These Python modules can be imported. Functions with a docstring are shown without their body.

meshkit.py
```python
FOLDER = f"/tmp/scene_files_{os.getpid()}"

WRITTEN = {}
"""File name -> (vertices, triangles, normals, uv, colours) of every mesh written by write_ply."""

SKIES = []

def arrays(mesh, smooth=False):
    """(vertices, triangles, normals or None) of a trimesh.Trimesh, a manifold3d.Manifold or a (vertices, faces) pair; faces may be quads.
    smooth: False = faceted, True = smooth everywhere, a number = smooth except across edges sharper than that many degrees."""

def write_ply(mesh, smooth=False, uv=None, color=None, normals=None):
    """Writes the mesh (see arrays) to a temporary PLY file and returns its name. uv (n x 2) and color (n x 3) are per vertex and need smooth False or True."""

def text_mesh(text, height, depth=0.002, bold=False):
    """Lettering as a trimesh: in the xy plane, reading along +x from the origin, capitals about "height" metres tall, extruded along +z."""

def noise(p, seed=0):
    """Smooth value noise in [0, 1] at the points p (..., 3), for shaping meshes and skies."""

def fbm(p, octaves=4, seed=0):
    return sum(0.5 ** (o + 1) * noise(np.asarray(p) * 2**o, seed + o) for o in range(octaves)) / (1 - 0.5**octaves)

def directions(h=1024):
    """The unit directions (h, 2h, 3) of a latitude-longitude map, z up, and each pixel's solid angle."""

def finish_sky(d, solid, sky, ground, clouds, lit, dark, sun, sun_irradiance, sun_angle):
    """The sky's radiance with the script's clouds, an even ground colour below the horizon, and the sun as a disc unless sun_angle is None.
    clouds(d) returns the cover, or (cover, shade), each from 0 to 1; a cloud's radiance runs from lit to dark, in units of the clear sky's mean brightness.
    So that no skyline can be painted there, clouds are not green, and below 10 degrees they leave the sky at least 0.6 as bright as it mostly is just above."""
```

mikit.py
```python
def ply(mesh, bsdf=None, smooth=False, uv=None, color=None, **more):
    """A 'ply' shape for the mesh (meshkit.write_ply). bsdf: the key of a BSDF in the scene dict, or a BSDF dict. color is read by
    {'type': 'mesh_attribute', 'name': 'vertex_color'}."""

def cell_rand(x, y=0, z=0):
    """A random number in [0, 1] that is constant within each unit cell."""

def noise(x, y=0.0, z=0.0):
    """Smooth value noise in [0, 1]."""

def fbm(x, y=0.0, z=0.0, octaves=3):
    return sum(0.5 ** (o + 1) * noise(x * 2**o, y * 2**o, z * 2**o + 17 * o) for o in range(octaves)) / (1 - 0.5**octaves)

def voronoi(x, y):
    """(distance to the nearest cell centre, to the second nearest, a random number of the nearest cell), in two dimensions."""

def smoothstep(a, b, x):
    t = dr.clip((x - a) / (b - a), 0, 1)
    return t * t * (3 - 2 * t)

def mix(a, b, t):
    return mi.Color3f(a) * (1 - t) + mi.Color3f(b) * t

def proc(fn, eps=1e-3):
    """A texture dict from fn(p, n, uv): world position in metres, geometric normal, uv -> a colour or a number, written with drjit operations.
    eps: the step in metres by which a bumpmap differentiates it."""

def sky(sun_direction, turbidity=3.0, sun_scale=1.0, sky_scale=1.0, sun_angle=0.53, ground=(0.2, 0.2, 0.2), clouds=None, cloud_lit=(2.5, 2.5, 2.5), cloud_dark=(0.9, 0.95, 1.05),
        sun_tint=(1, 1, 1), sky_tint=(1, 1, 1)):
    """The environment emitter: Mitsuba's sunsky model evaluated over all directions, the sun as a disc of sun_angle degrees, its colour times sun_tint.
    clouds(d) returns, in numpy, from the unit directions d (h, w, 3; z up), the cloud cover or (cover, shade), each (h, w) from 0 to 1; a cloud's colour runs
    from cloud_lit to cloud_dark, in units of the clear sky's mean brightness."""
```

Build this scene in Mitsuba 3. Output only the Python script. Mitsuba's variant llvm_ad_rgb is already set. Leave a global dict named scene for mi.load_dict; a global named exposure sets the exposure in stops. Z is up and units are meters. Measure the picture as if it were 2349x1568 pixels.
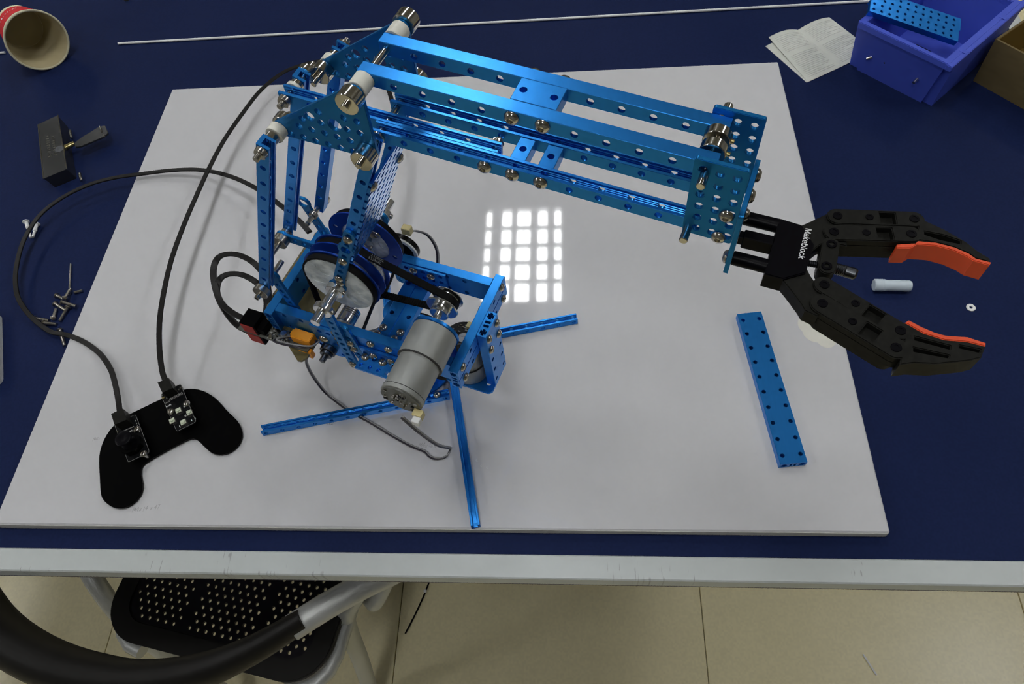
import math, random
import numpy as np, trimesh, mitsuba as mi, drjit as dr
import manifold3d as m3
from shapely import geometry as sg, affinity as sa, ops as so
import mikit, meshkit

random.seed(7); rng = np.random.default_rng(7)
T = mi.ScalarTransform4f
MM = 0.001
scene, labels = {}, {}

# ------------------------------------------------------------------ camera, lamps, exposure
EYE = np.array([544.71, -189.17, 625.55]) * MM
FWD = np.array([-0.08688661, 0.5184691, -0.85067062]); UPV = np.array([0.01268439, 0.85440643, 0.51945044])
scene['camera'] = {'type': 'perspective', 'fov': 2 * math.degrees(math.atan(2349 / 2 / 1662.0)), 'fov_axis': 'x', 'near_clip': 0.02, 'far_clip': 60.0,
                   'to_world': T().look_at(origin=EYE.tolist(), target=(EYE + FWD).tolist(), up=UPV.tolist())}
exposure = -0.4
TUBE = (56.0, 56.5, 56.5)          # radiance of the fluorescent tubes in the ceiling lamps
CEIL, FLOOR = 2300.0, -750.0       # mm above / below the top of the white board

# ------------------------------------------------------------------ materials
def rgb(*c): return {'type': 'rgb', 'value': list(c)}
def srgb(r, g, b):
    f = lambda v: (v / 255 / 12.92) if v / 255 <= 0.04045 else ((v / 255 + 0.055) / 1.055) ** 2.4
    return (f(r), f(g), f(b))
def princ(name, col, rough=0.5, metal=0.0, spec=0.5, two=True, **kw):
    b = {'type': 'principled', 'base_color': rgb(*col) if isinstance(col, tuple) else col, 'roughness': rough, 'metallic': metal, 'specular': spec, **kw}
    scene[name] = {'type': 'twosided', 'bsdf': b} if two else b
    return name
N, F, MIX, SS = mikit.noise, mikit.fbm, mikit.mix, mikit.smoothstep
princ('m_table', mikit.proc(lambda p, n, uv: MIX((0.0062, 0.0125, 0.050), (0.0095, 0.0165, 0.060), F(p.x * 9, p.y * 9, p.z * 9)) * (0.93 + 0.14 * N(p.x * 700, p.y * 700))), 0.55, 0, 0.05)
princ('m_board', mikit.proc(lambda p, n, uv: MIX((0.525, 0.525, 0.545), (0.55, 0.55, 0.565), F(p.x * 7, p.y * 7))), 0.035, 0, 0.5)
princ('m_board_edge', (0.52, 0.52, 0.47), 0.4)
princ('m_rail', mikit.proc(lambda p, n, uv: MIX((0.45, 0.48, 0.475), (0.30, 0.31, 0.31), SS(0.80, 0.95, N(p.x * 900, p.y * 130)) * SS(0.62, 0.75, F(p.x * 25, p.y * 25)))), 0.45, 0, 0.4)
princ('m_rail_under', (0.05, 0.045, 0.07), 0.5)
princ('m_blue', mikit.proc(lambda p, n, uv: MIX((0.009, 0.20, 0.64), (0.012, 0.23, 0.70), F(p.x * 400, p.y * 60, p.z * 60))), 0.30, 0.82, 0.5, clearcoat=0.5, clearcoat_gloss=0.85)
princ('m_plate', (0.009, 0.20, 0.60), 0.22, 0.8, 0.5, clearcoat=1.0, clearcoat_gloss=0.9)
princ('m_teal', (0.008, 0.17, 0.46), 0.38, 0.78)
princ('m_ring', (0.006, 0.055, 0.36), 0.35, 0.6)
princ('m_steel', (0.60, 0.57, 0.51), 0.13, 1.0)
princ('m_steel_dull', (0.42, 0.40, 0.36), 0.26, 1.0)
princ('m_alu', (0.78, 0.79, 0.80), 0.17, 1.0)
princ('m_dark_steel', (0.10, 0.105, 0.115), 0.35, 1.0)
princ('m_motor', (0.36, 0.37, 0.35), 0.5, 0.55)
princ('m_groove', (0.03, 0.03, 0.03), 0.5)
princ('m_wheel', mikit.proc(lambda p, n, uv: MIX((0.46, 0.50, 0.51), (0.80, 0.84, 0.84), SS(0.3, 0.7, F(p.x * 110, p.y * 110, p.z * 110)))), 0.45)
princ('m_nylon', (0.62, 0.62, 0.55), 0.4)
princ('m_rubber', (0.005, 0.005, 0.005), 0.55, 0, 0.08)
princ('m_grip', mikit.proc(lambda p, n, uv: MIX((0.0055, 0.0055, 0.005), (0.012, 0.012, 0.010), F(p.x * 500, p.y * 500, p.z * 500))), 0.45, 0, 0.10)
princ('m_gripblack', (0.0020, 0.0018, 0.003), 0.35, 0, 0.07)
princ('m_black', (0.0016, 0.0016, 0.0018), 0.3, 0, 0.04)
princ('m_pad', (0.62, 0.060, 0.012), 0.5)
princ('m_pcb', (0.003, 0.0033, 0.004), 0.3, 0, 0.15)
princ('m_pcb_grey', (0.075, 0.078, 0.066), 0.35)
princ('m_cable', (0.010, 0.0095, 0.009), 0.4, 0, 0.15)
princ('m_red', (0.32, 0.018, 0.012), 0.4)
princ('m_orange', (0.78, 0.29, 0.008), 0.42)
princ('m_cream', (0.55, 0.47, 0.22), 0.45)
princ('m_white', (0.70, 0.71, 0.70), 0.4)
princ('m_print', (0.62, 0.63, 0.64), 0.6)
princ('m_print_dim', (0.24, 0.24, 0.23), 0.6)
princ('m_wire_grey', (0.22, 0.22, 0.22), 0.45)
princ('m_wire_dark', (0.014, 0.011, 0.02), 0.4)
princ('m_olive', mikit.proc(lambda p, n, uv: MIX((0.105, 0.088, 0.034), (0.14, 0.118, 0.052), F(p.x * 90, p.y * 90))), 0.3)
princ('m_button', (0.52, 0.58, 0.44), 0.4)
princ('m_paper', mikit.proc(lambda p, n, uv: MIX((0.52, 0.54, 0.49), (0.58, 0.59, 0.54), F(p.x * 60, p.y * 60))), 0.8, 0, 0.1)
princ('m_cup', (0.60, 0.56, 0.40), 0.7, 0, 0.2)
princ('m_cup_in', mikit.proc(lambda p, n, uv: MIX((0.52, 0.46, 0.30), (0.44, 0.37, 0.20), F(p.x * 45, p.y * 45, p.z * 45))), 0.7, 0, 0.2)
princ('m_cup_red', (0.52, 0.018, 0.022), 0.5)
princ('m_clip', (0.016, 0.017, 0.018), 0.16, 0.0, 0.8, clearcoat=0.8, clearcoat_gloss=0.93)
princ('m_clip_edge', (0.35, 0.34, 0.30), 0.2, 1.0)
princ('m_brass', (0.50, 0.42, 0.18), 0.25, 1.0)
princ('m_bin', mikit.proc(lambda p, n, uv: MIX((0.052, 0.085, 0.50), (0.06, 0.098, 0.54), F(p.x * 25, p.y * 25, p.z * 25))), 0.4, 0, 0.4)
princ('m_carton', mikit.proc(lambda p, n, uv: MIX((0.115, 0.088, 0.042), (0.15, 0.115, 0.056), F(p.x * 40, p.y * 40, p.z * 150))), 0.85, 0, 0.1)
princ('m_carton_in', (0.16, 0.105, 0.028), 0.85, 0, 0.1)
princ('m_floor', mikit.proc(lambda p, n, uv: MIX((0.74, 0.67, 0.42), (0.79, 0.71, 0.455), F(p.x * 6, p.y * 6)) * (0.96 + 0.08 * N(p.x * 300, p.y * 300))), 0.3, 0, 0.4)
princ('m_grout', (0.33, 0.30, 0.21), 0.8)
princ('m_wall', (0.26, 0.26, 0.25), 0.8, 0, 0.1)
princ('m_ceiling', (0.42, 0.42, 0.41), 0.9, 0, 0.1)
princ('m_lamp', (0.20, 0.20, 0.20), 0.4, 0.2)
princ('m_chair', mikit.proc(lambda p, n, uv: MIX((0.0075, 0.007, 0.0065), (0.011, 0.0105, 0.0095), F(p.x * 60, p.y * 60, p.z * 60))), 0.5, 0, 0.15)
princ('m_chair_seat', (0.005, 0.004, 0.0065), 0.5, 0, 0.12)
princ('m_chair_leg', (0.42, 0.43, 0.42), 0.4, 0.35)
princ('m_pencil', (0.24, 0.24, 0.25), 0.8)
princ('m_stain', (0.62, 0.61, 0.55), 0.6)
scene['m_vial'] = {'type': 'twosided', 'bsdf': {'type': 'principled', 'base_color': rgb(0.52, 0.60, 0.66), 'roughness': 0.35, 'specular': 0.5}}

# ------------------------------------------------------------------ mesh helpers (all lengths in mm)
def tm(m):
    if isinstance(m, trimesh.Trimesh): return m
    if isinstance(m, m3.Manifold):
        g = m.to_mesh(); return trimesh.Trimesh(np.array(g.vert_properties)[:, :3], np.array(g.tri_verts), process=False)
    return trimesh.util.concatenate([tm(x) for x in m])
def mat(x, y, z, o):
    M = np.eye(4); M[:3, 0], M[:3, 1], M[:3, 2], M[:3, 3] = x, y, z, o
    return M
def mv(m, M):
    m = tm(m).copy(); m.apply_transform(M)
    return m
def sh(m, x=0, y=0, z=0): return mv(m, mat((1, 0, 0), (0, 1, 0), (0, 0, 1), (x, y, z)))
def axis_frame(a):
    z = np.asarray(a, float); z = z / np.linalg.norm(z)
    x = np.cross([0, 0, 1.0] if abs(z[2]) < 0.9 else [1.0, 0, 0], z); x /= np.linalg.norm(x)
    return x, np.cross(z, x), z
def along(m, p, a, spin=0):            # z of the mesh along a, origin at p
    x, y, z = axis_frame(a); c, s = math.cos(spin), math.sin(spin)
    return mv(m, mat(c * x + s * y, -s * x + c * y, z, p))
def lathe(prof, n=32):                 # (r, z) profile from bottom to top
    pts = [(0, prof[0][1])] + list(prof) + [(0, prof[-1][1])] if prof[0][0] > 0 else list(prof)
    cs = m3.CrossSection([[(r, z) for r, z in pts]], m3.FillRule.EvenOdd)
    return tm(m3.Manifold.revolve(cs, n))
def cyl(r, h, n=32, ch=0.0):
    if ch: return lathe([(r - ch, 0), (r, ch), (r, h - ch), (r - ch, h)], n)
    return tm(m3.Manifold.cylinder(h, r, r, n))
def ring(r0, r1, h, n=48, ch=0.25):
    cs = m3.CrossSection([[(r0, 0), (r1 - ch, 0), (r1, ch), (r1, h - ch), (r1 - ch, h), (r0, h)]], m3.FillRule.EvenOdd)
    return tm(m3.Manifold.revolve(cs, n))
def box(x0, x1, y0, y1, z0, z1, ch=0.0):
    if ch:
        a = [m3.Manifold.cube((x1 - x0 - 2 * c[0], y1 - y0 - 2 * c[1], z1 - z0 - 2 * c[2])).translate((x0 + c[0], y0 + c[1], z0 + c[2])) for c in ((ch, ch, 0), (ch, 0, ch), (0, ch, ch))]
        return tm(m3.Manifold.batch_hull(a))
    return tm(m3.Manifold.cube((x1 - x0, y1 - y0, z1 - z0)).translate((x0, y0, z0)))
def poly(p, h, z=0.0):                 # extrude a shapely polygon
    rings = []
    for g in getattr(p, 'geoms', [p]):
        rings.append(list(g.exterior.coords)[:-1]); rings += [list(i.coords)[:-1] for i in g.interiors]
    cs = m3.CrossSection(rings, m3.FillRule.EvenOdd)
    return tm(m3.Manifold.extrude(cs, h).translate((0, 0, z)))
def polych(p, h, z=0.0, c=0.4):        # the same with chamfered edges
    return tm([poly(p.buffer(-c), h, z), poly(p, h - 2 * c, z + c)])
def spline(P, n=8):
    P = np.asarray(P, float); P = np.vstack([2 * P[0] - P[1], P, 2 * P[-1] - P[-2]]); out = []
    for i in range(1, len(P) - 2):
        a, b, c, d = P[i - 1:i + 3]
        for t in np.linspace(0, 1, n, endpoint=False):
            out.append(0.5 * (2 * b + (c - a) * t + (2 * a - 5 * b + 4 * c - d) * t * t + (3 * b - a - 3 * c + d) * t ** 3))
    return np.array(out + [P[-2]])
def sweep(P, prof, up=(0, 0, 1), scale=None):     # prof: closed loop (side, up); the frame keeps close to up
    P = np.asarray(P, float); t = np.gradient(P, axis=0); t /= np.linalg.norm(t, axis=1)[:, None]
    v, f, k = [], [], len(prof); u = np.asarray(up, float)
    for i in range(len(P)):
        s = np.cross(t[i], u); s /= np.linalg.norm(s) + 1e-9; w = np.cross(s, t[i])
        if not np.isscalar(up) and len(P) > 2: u = 0.6 * w + 0.4 * np.asarray(up, float)
        q = np.asarray(prof, float) * (scale[i] if scale is not None else 1.0)
        v += [P[i] + a * s + b * w for a, b in q]
    for i in range(len(P) - 1):
        for j in range(k):
            a, b = i * k + j, i * k + (j + 1) % k; f += [[a, b, b + k], [a, b + k, a + k]]
    n = len(P) * k; v += [P[0], P[-1]]
    for j in range(k): f += [[n, (j + 1) % k, j], [n + 1, (len(P) - 1) * k + j, (len(P) - 1) * k + (j + 1) % k]]
    m = trimesh.Trimesh(v, f, process=False); m.fix_normals(); return m
def circ(r, n=12, ry=None): return [(r * math.cos(a), (ry or r) * math.sin(a)) for a in np.linspace(0, 2 * math.pi, n, endpoint=False)]
def tube(P, r, n=12): return sweep(P, circ(r, n))
def capsule(a, b, r): return sg.LineString([a, b]).buffer(r, quad_segs=10)

# ------------------------------------------------------------------ scene entries
def numbered(k):
    if k not in scene and k not in labels and not any(s.startswith(k + '__') for s in scene): return k
    i = 1
    while f'{k}_{i:03d}' in scene or f'{k}_{i:03d}' in labels or any(s.startswith(f'{k}_{i:03d}__') for s in scene): i += 1
    return f'{k}_{i:03d}'
def thing(name, label, cat, group=None):
    k = numbered(name); labels[k] = {'label': label, 'category': cat}
    if group: labels[k]['group'] = group
    return k
WORLD = np.diag([MM, MM, MM, 1.0])
ROB = np.array([[0.9412646, 0.3376698, 0, 460.961], [-0.3376698, 0.9412646, 0, 122.192], [0, 0, 1, 0], [0, 0, 0, 1.0]])
def put(name, mesh, m, parent=None, smooth=30, frame=None, label=None, kind=None, **kw):
    k = numbered(f'{parent}__{name}' if parent else name)
    g = mv(mesh, WORLD if frame is None else WORLD @ frame)
    scene[k] = mikit.ply(g, m, smooth=smooth, **kw)
    if label or kind: labels[k] = {**({'label': label} if label else {}), **({'kind': kind} if kind else {})}
    return k
def single(name, mesh, m, label, cat, group=None, smooth=30, frame=None):
    k = put(name, mesh, m, None, smooth, frame); labels[k] = {'label': label, 'category': cat}
    if group: labels[k]['group'] = group
    return k

# ================================================================== the room
TILE = 546.0
put('floor', box(-3000, 4200, -2600, 5200, FLOOR - 60, FLOOR - 6), 'm_grout', kind='structure', smooth=False)
for i in range(-2, 5):
    for j in range(-3, 5):
        x, y = 763.5 + TILE * (i - 1), 150 + TILE * j
        put('tile', box(x + .8, x + TILE - .8, y + .8, y + TILE - .8, FLOOR - 5.9, FLOOR, ch=0.8), 'm_floor', 'floor', smooth=False)
put('wall_back', box(-3000, 4200, 5200, 5300, FLOOR, CEIL), 'm_wall', kind='structure', smooth=False)
put('wall_front', box(-3000, 4200, -2700, -2600, FLOOR, CEIL), 'm_wall', kind='structure', smooth=False)
put('wall_left', box(-3100, -3000, -2700, 5300, FLOOR, CEIL), 'm_wall', kind='structure', smooth=False)
put('wall_right', box(4200, 4300, -2700, 5300, FLOOR, CEIL), 'm_wall', kind='structure', smooth=False)
put('ceiling', box(-3100, 4300, -2700, 5300, CEIL + 95, CEIL + 160), 'm_ceiling', kind='structure', smooth=False)

LW, LD = 390.0, 590.0
COLS = [(0.0, .052), (.212, .325), (.418, .500), (.512, .585), (.700, .815), (.925, 1.0)]
def lamp(cx, cy, label):
    k = thing('ceiling_lamp', label, 'ceiling lamp', 'louvred ceiling lamps')
    x0, y0 = cx - LW / 2, cy - LD / 2
    fr = [box(x0 - 25, x0 - 5, y0 - 25, y0 + LD + 25, CEIL - 2, CEIL + 90), box(x0 + LW + 5, x0 + LW + 25, y0 - 25, y0 + LD + 25, CEIL - 2, CEIL + 90),
          box(x0 - 5, x0 + LW + 5, y0 - 25, y0 - 5, CEIL - 2, CEIL + 90), box(x0 - 5, x0 + LW + 5, y0 + LD + 5, y0 + LD + 25, CEIL - 2, CEIL + 90), box(x0 - 5, x0 + LW + 5, y0 - 5, y0 + LD + 5, CEIL + 85, CEIL + 94)]
    put('housing', tm(fr), 'm_lamp', k, smooth=False)
    tubes = [sh(box(x0 + a * LW, x0 + b * LW, y0 + 2, y0 + LD - 2, 0, 8), z=CEIL + 24) for a, b in COLS]
    put('tubes', tm(tubes), 'm_white', k, smooth=False, emitter={'type': 'area', 'radiance': rgb(*TUBE)})
    edge = [0, .205, .405, .595, .795, 1.0]
    for e in edge[1:-1]:
        put('louver', box(x0, x0 + LW, y0 + e * LD - 12, y0 + e * LD + 12, CEIL + 4, CEIL + 22), 'm_lamp', k, smooth=False)
    for (a, b), (c, d) in zip(COLS[:-1], COLS[1:]):
        if c - b > .03: put('reflector', box(x0 + b * LW + 4, x0 + c * LW - 4, y0, y0 + LD, CEIL + 30, CEIL + 36), 'm_lamp', k, smooth=False)
lamp(281, 2127, 'louvred ceiling lamp whose bright grid mirrors in the white board')
for cx, cy in ((281, 327), (-2620, 2127), (-2620, 327), (2690, 2127), (2690, 327), (281, -1173), (-2620, -1173), (281, 3927), (-2620, 3927)):
    lamp(cx, cy, 'louvred ceiling lamp out of view lighting the table')

# ================================================================== table and board
TZ = -10.0
t = thing('table', 'blue topped work table with white edge trim under everything', 'table')
put('tabletop', box(-1000, 1106, -19, 1500, TZ - 24, TZ), 'm_table', t, smooth=False)
put('edge_trim', box(-1000, 1126, -40, -19, TZ - 18, TZ + .6, ch=1.2), 'm_rail', t, label='scuffed white front edge trim')
put('edge_trim', box(1106, 1126, -19, 1500, TZ - 18, TZ + .6, ch=1.2), 'm_rail', t)
put('apron', box(-1000, 1123, -38.5, -20, TZ - 26, TZ - 18), 'm_rail_under', t, smooth=False)
for x, y in ((1060, 560), (-940, 560), (1060, 1440), (-940, 1440)):
    put('leg', box(x - 20, x + 20, y - 20 + 40, y + 20 + 40, FLOOR, TZ - 24, ch=2), 'm_chair_leg', t)
b = thing('board', 'large white glossy board lying on the blue table', 'board')
put('panel', box(0, 806, 0, 604, TZ + .06, 0, ch=1.3), 'm_board', b, smooth=False)
put('edge_band', box(1, 805, -0.35, 0.2, TZ + .1, -1.5), 'm_board_edge', b, smooth=False, label='greyish front edge of the board')
STROKE = {'M': [[(0, 0), (.1, 1), (.4, .3), (.7, 1), (.8, 0)]], '4': [[(.5, 0), (.55, 1), (0, .35), (.75, .38)]], 'x': [[(0, 0), (.5, .6)], [(0, .6), (.5, 0)]],
          '1': [[(.2, 0), (.3, 1)]], '6': [[(.5, 1), (.1, .5), (.1, .1), (.4, 0), (.5, .3), (.15, .4)]], '7': [[(0, 1), (.55, 1), (.2, 0)]], ' ': [], '2': [[(0, .8), (.3, 1), (.5, .7), (0, 0), (.55, 0)]]}
def pencil(txt, x, y, h, ang, slant=.25, seed=0):
    r = np.random.default_rng(seed); out, cx = [], 0.0
    for ch in txt:
        dy = r.uniform(-.08, .08)
        for s in STROKE[ch]:
            P = [(cx + (a + slant * c) * h * .8, (c + dy) * h) for a, c in s]
            out.append(poly(sa.translate(sa.rotate(sg.LineString(P).buffer(.13, quad_segs=2), ang, origin=(0, 0)), x, y), 0.04, 0.005))
        cx += h * (.45 if ch in '1 ' else .75)
    put('pencil_note', tm(out), 'm_pencil', 'board', smooth=False, label='faint pencil note')
pencil('M4x16x 16', 396, 77.5, 4.3, -2, seed=1); pencil('M4x14 x47', 133, 12.5, 4.3, 8, seed=2); pencil('M4x', 69, 84, 3.6, 8, seed=3); pencil('x62', 303, 100, 3.4, 6, seed=4)
st = so.unary_union([sg.Point(781, 200).buffer(13), sg.Point(776, 208).buffer(11), sg.Point(789, 190).buffer(9)])
put('stain', poly(st, .03, .004), 'm_stain', 'board', smooth=False, label='pale dried ring stain')
put('scuff', tm([poly(sg.Point(a, c).buffer(1.1 if i else 1.6).difference(sg.Point(a + .9, c + .3).buffer(1.0 if i else 1.5)), .03, .004) for i, (a, c) in enumerate(((453, 64.3), (457, 58.8), (462.7, 57.1)))]), 'm_print', 'board', smooth=False)

# ================================================================== robot arm
RB = thing('robot_arm', 'blue aluminium robot arm with black gripper standing on the white board', 'robot arm')
def rp(name, mesh, m, parent=RB, smooth=30, **kw): return put(name, mesh, m, parent, smooth, ROB, **kw)

def beam8(L):       # U channel along x, holes across y, open towards +z
    w = 4.0
    sec = [(-w, -w + .3), (-w + .3, -w), (w - .3, -w), (w, -w + .3), (w, w - .2), (w - .2, w), (2.2, w), (2.2, 2.6), (1.75, 2.3), (2.2, 2.0), (2.2, 1.2), (1.75, .9), (2.2, .6), (2.2, -.3), (1.75, -.6), (2.2, -.9), (2.2, -1.6),
           (-2.2, -1.6), (-2.2, -.9), (-1.75, -.6), (-2.2, -.3), (-2.2, .6), (-1.75, .9), (-2.2, 1.2), (-2.2, 2.0), (-1.75, 2.3), (-2.2, 2.6), (-2.2, w), (-w + .2, w), (-w, w - .2)]
    M = m3.Manifold.extrude(m3.CrossSection([sec], m3.FillRule.EvenOdd), L)
    M = M.transform([[0, 0, 1, 0], [1, 0, 0, 0], [0, 1, 0, 0]])
    hole = m3.Manifold.cylinder(20, 2.0, 2.0, 16, True).rotate((90, 0, 0))
    n = int((L - 8) // 16) + 1
    return M - m3.Manifold.compose([hole.translate((4 + 16 * i, 0, 0.3)) for i in range(n)])
def beam24(L, groove=True):   # along x, 24 wide in y, 8 thick in z, holes through z
    k = [(-2.9, -1.2), (-2.9, 1.2), (-1.2, 1.2), (-2.2, 2.6), (2.2, 2.6), (1.2, 1.2), (2.9, 1.2), (2.9, -1.2), (1.2, -1.2), (2.2, -2.6), (-2.2, -2.6), (-1.2, -1.2)]
    out = [(-12, -3.7), (-11.7, -4), (11.7, -4), (12, -3.7), (12, 3.7), (11.7, 4)] + ([(.6, 4), (.6, 3.1), (-.6, 3.1), (-.6, 4)] if groove else []) + [(-11.7, 4), (-12, 3.7)]
    rings = [out] + [[(x + o, z) for x, z in k][::-1] for o in (-8, 8)] + [[(x, z) for x, z in ((-2.9, -2.3), (-2.9, 2.3), (-.8, 2.3), (-.8, -2.3))], [(x, z) for x, z in ((.8, -2.3), (.8, 2.3), (2.9, 2.3), (2.9, -2.3))]]
    M = m3.Manifold.extrude(m3.CrossSection(rings, m3.FillRule.EvenOdd), L).transform([[0, 0, 1, 0], [1, 0, 0, 0], [0, 1, 0, 0]])
    hole = m3.Manifold.cylinder(20, 2.0, 2.0, 16, True); n = int(L // 16)
    return M - m3.Manifold.compose([hole.translate((8 + 16 * i, y, 0)) for i in range(n) for y in (-8, 8)])
B8 = {L: tm(beam8(L)) for L in (136, 184)}
def plane_beam(name, L, hole0, to, Y, up=1, off=4.0, m='m_blue'):
    d = np.array([to[0] - hole0[0], 0, to[1] - hole0[1]], float); d /= np.linalg.norm(d)
    n = np.array([-d[2], 0, d[0]]) * up; y = np.cross(n, d)
    o = np.array([hole0[0], Y, hole0[1]]) - off * d
    return rp(name, mv(B8[L], mat(d, y, n, o)), m, smooth=20)
def dome(r=3.6, h=2.3): return lathe([(r - .2, 0), (r, .3), (r * .9, h * .55), (r * .66, h * .88), (1.45, h), (1.3, h - 1.1), (0.01, h - 1.2)], 24)
DOME = dome()
def screw(p, a, s=1.0, parent=RB): 
    k = rp('screw', along(mv(DOME, np.diag([s, s, s, 1])), p, a), 'm_steel', parent); return k
def nutbolt(p, a, h=3.2, L=6.5, name='bolt'):     # hex nut at p with its thread sticking out along a
    hexa = poly(sg.Polygon(circ(3.9, 6)), h - .6, .3); cone = lathe([(3.4, 0), (3.9, .3), (3.4, h)], 24)
    th = lathe([(1.95 if i % 2 else 1.65, h - 1 + i * .35) for i in range(int(L / .35))], 16)
    return rp(name, along(tm([hexa, cone, th]), p, a), 'm_steel_dull')
def collar(X, Z, y0, y1, r=6.5, m='m_steel'):
    k = rp('shaft_collar', along(ring(2.0, r, y1 - y0, 40, .35), (X, y0, Z), (0, 1, 0)), m)
    return k
def rodY(X, Z, y0, y1, r=2.0, m='m_steel', name='rod'):
    return rp(name, along(cyl(r, y1 - y0, 20, .4), (X, y0, Z), (0, 1, 0)), m)
def plateY(name, shp, y0, y1, m='m_blue', parent=RB, **kw):     # shapely shape in (X, Z) extruded in Y
    g = polych(shp, y1 - y0, 0, .3)
    return rp(name, mv(g, mat((1, 0, 0), (0, 0, 1), (0, -1, 0), (0, y1, 0))), m, parent, **kw)

R1, R3, R2, PM = (-16.3, 388.3), (-19.4, 349.0), (-76.3, 350.3), (-83.2, 353.0)
R6, R4, R5 = (-92.0, 189.5), (-147.0, 189.0), (-155.7, 192.9)
PH = math.radians(-3.58); D = (math.cos(PH), math.sin(PH)); NV = (-D[1], D[0])
def onarm(R, s, off=0.0): return (R[0] + D[0] * s + NV[0] * off, R[1] + D[1] * s + NV[1] * off)
# four forearm beams, one link beam beside the lower near one
for Y in (-12, 12):
    plane_beam('forearm_beam', 184, R1, onarm(R1, 10), Y, -1)
    plane_beam('forearm_beam', 184, R3, onarm(R3, 10), Y, 1)
plane_beam('link_beam', 136, PM, onarm(PM, 10), -4, 1)
plane_beam('link_beam', 184, R2, R4, -42.5, 1)
plane_beam('link_beam', 184, (R2[0] + .6, R2[1]), (R4[0] + .6, R4[1]), 42.5, -1)
plane_beam('link_beam', 184, PM, R5, 10, 1)
d4 = np.array([R6[0] - R3[0], R6[1] - R3[1]]); d4 /= np.hypot(*d4); n4 = np.array([-d4[1], d4[0]])
for Y in (-21.5, 21.5):
    plane_beam('upper_arm_beam', 136, R3, R6, Y, 1, off=2.0)
def on4(s, o=0.0): return (R3[0] + d4[0] * s + n4[0] * o, R3[1] + d4[1] * s + n4[1] * o)
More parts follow.
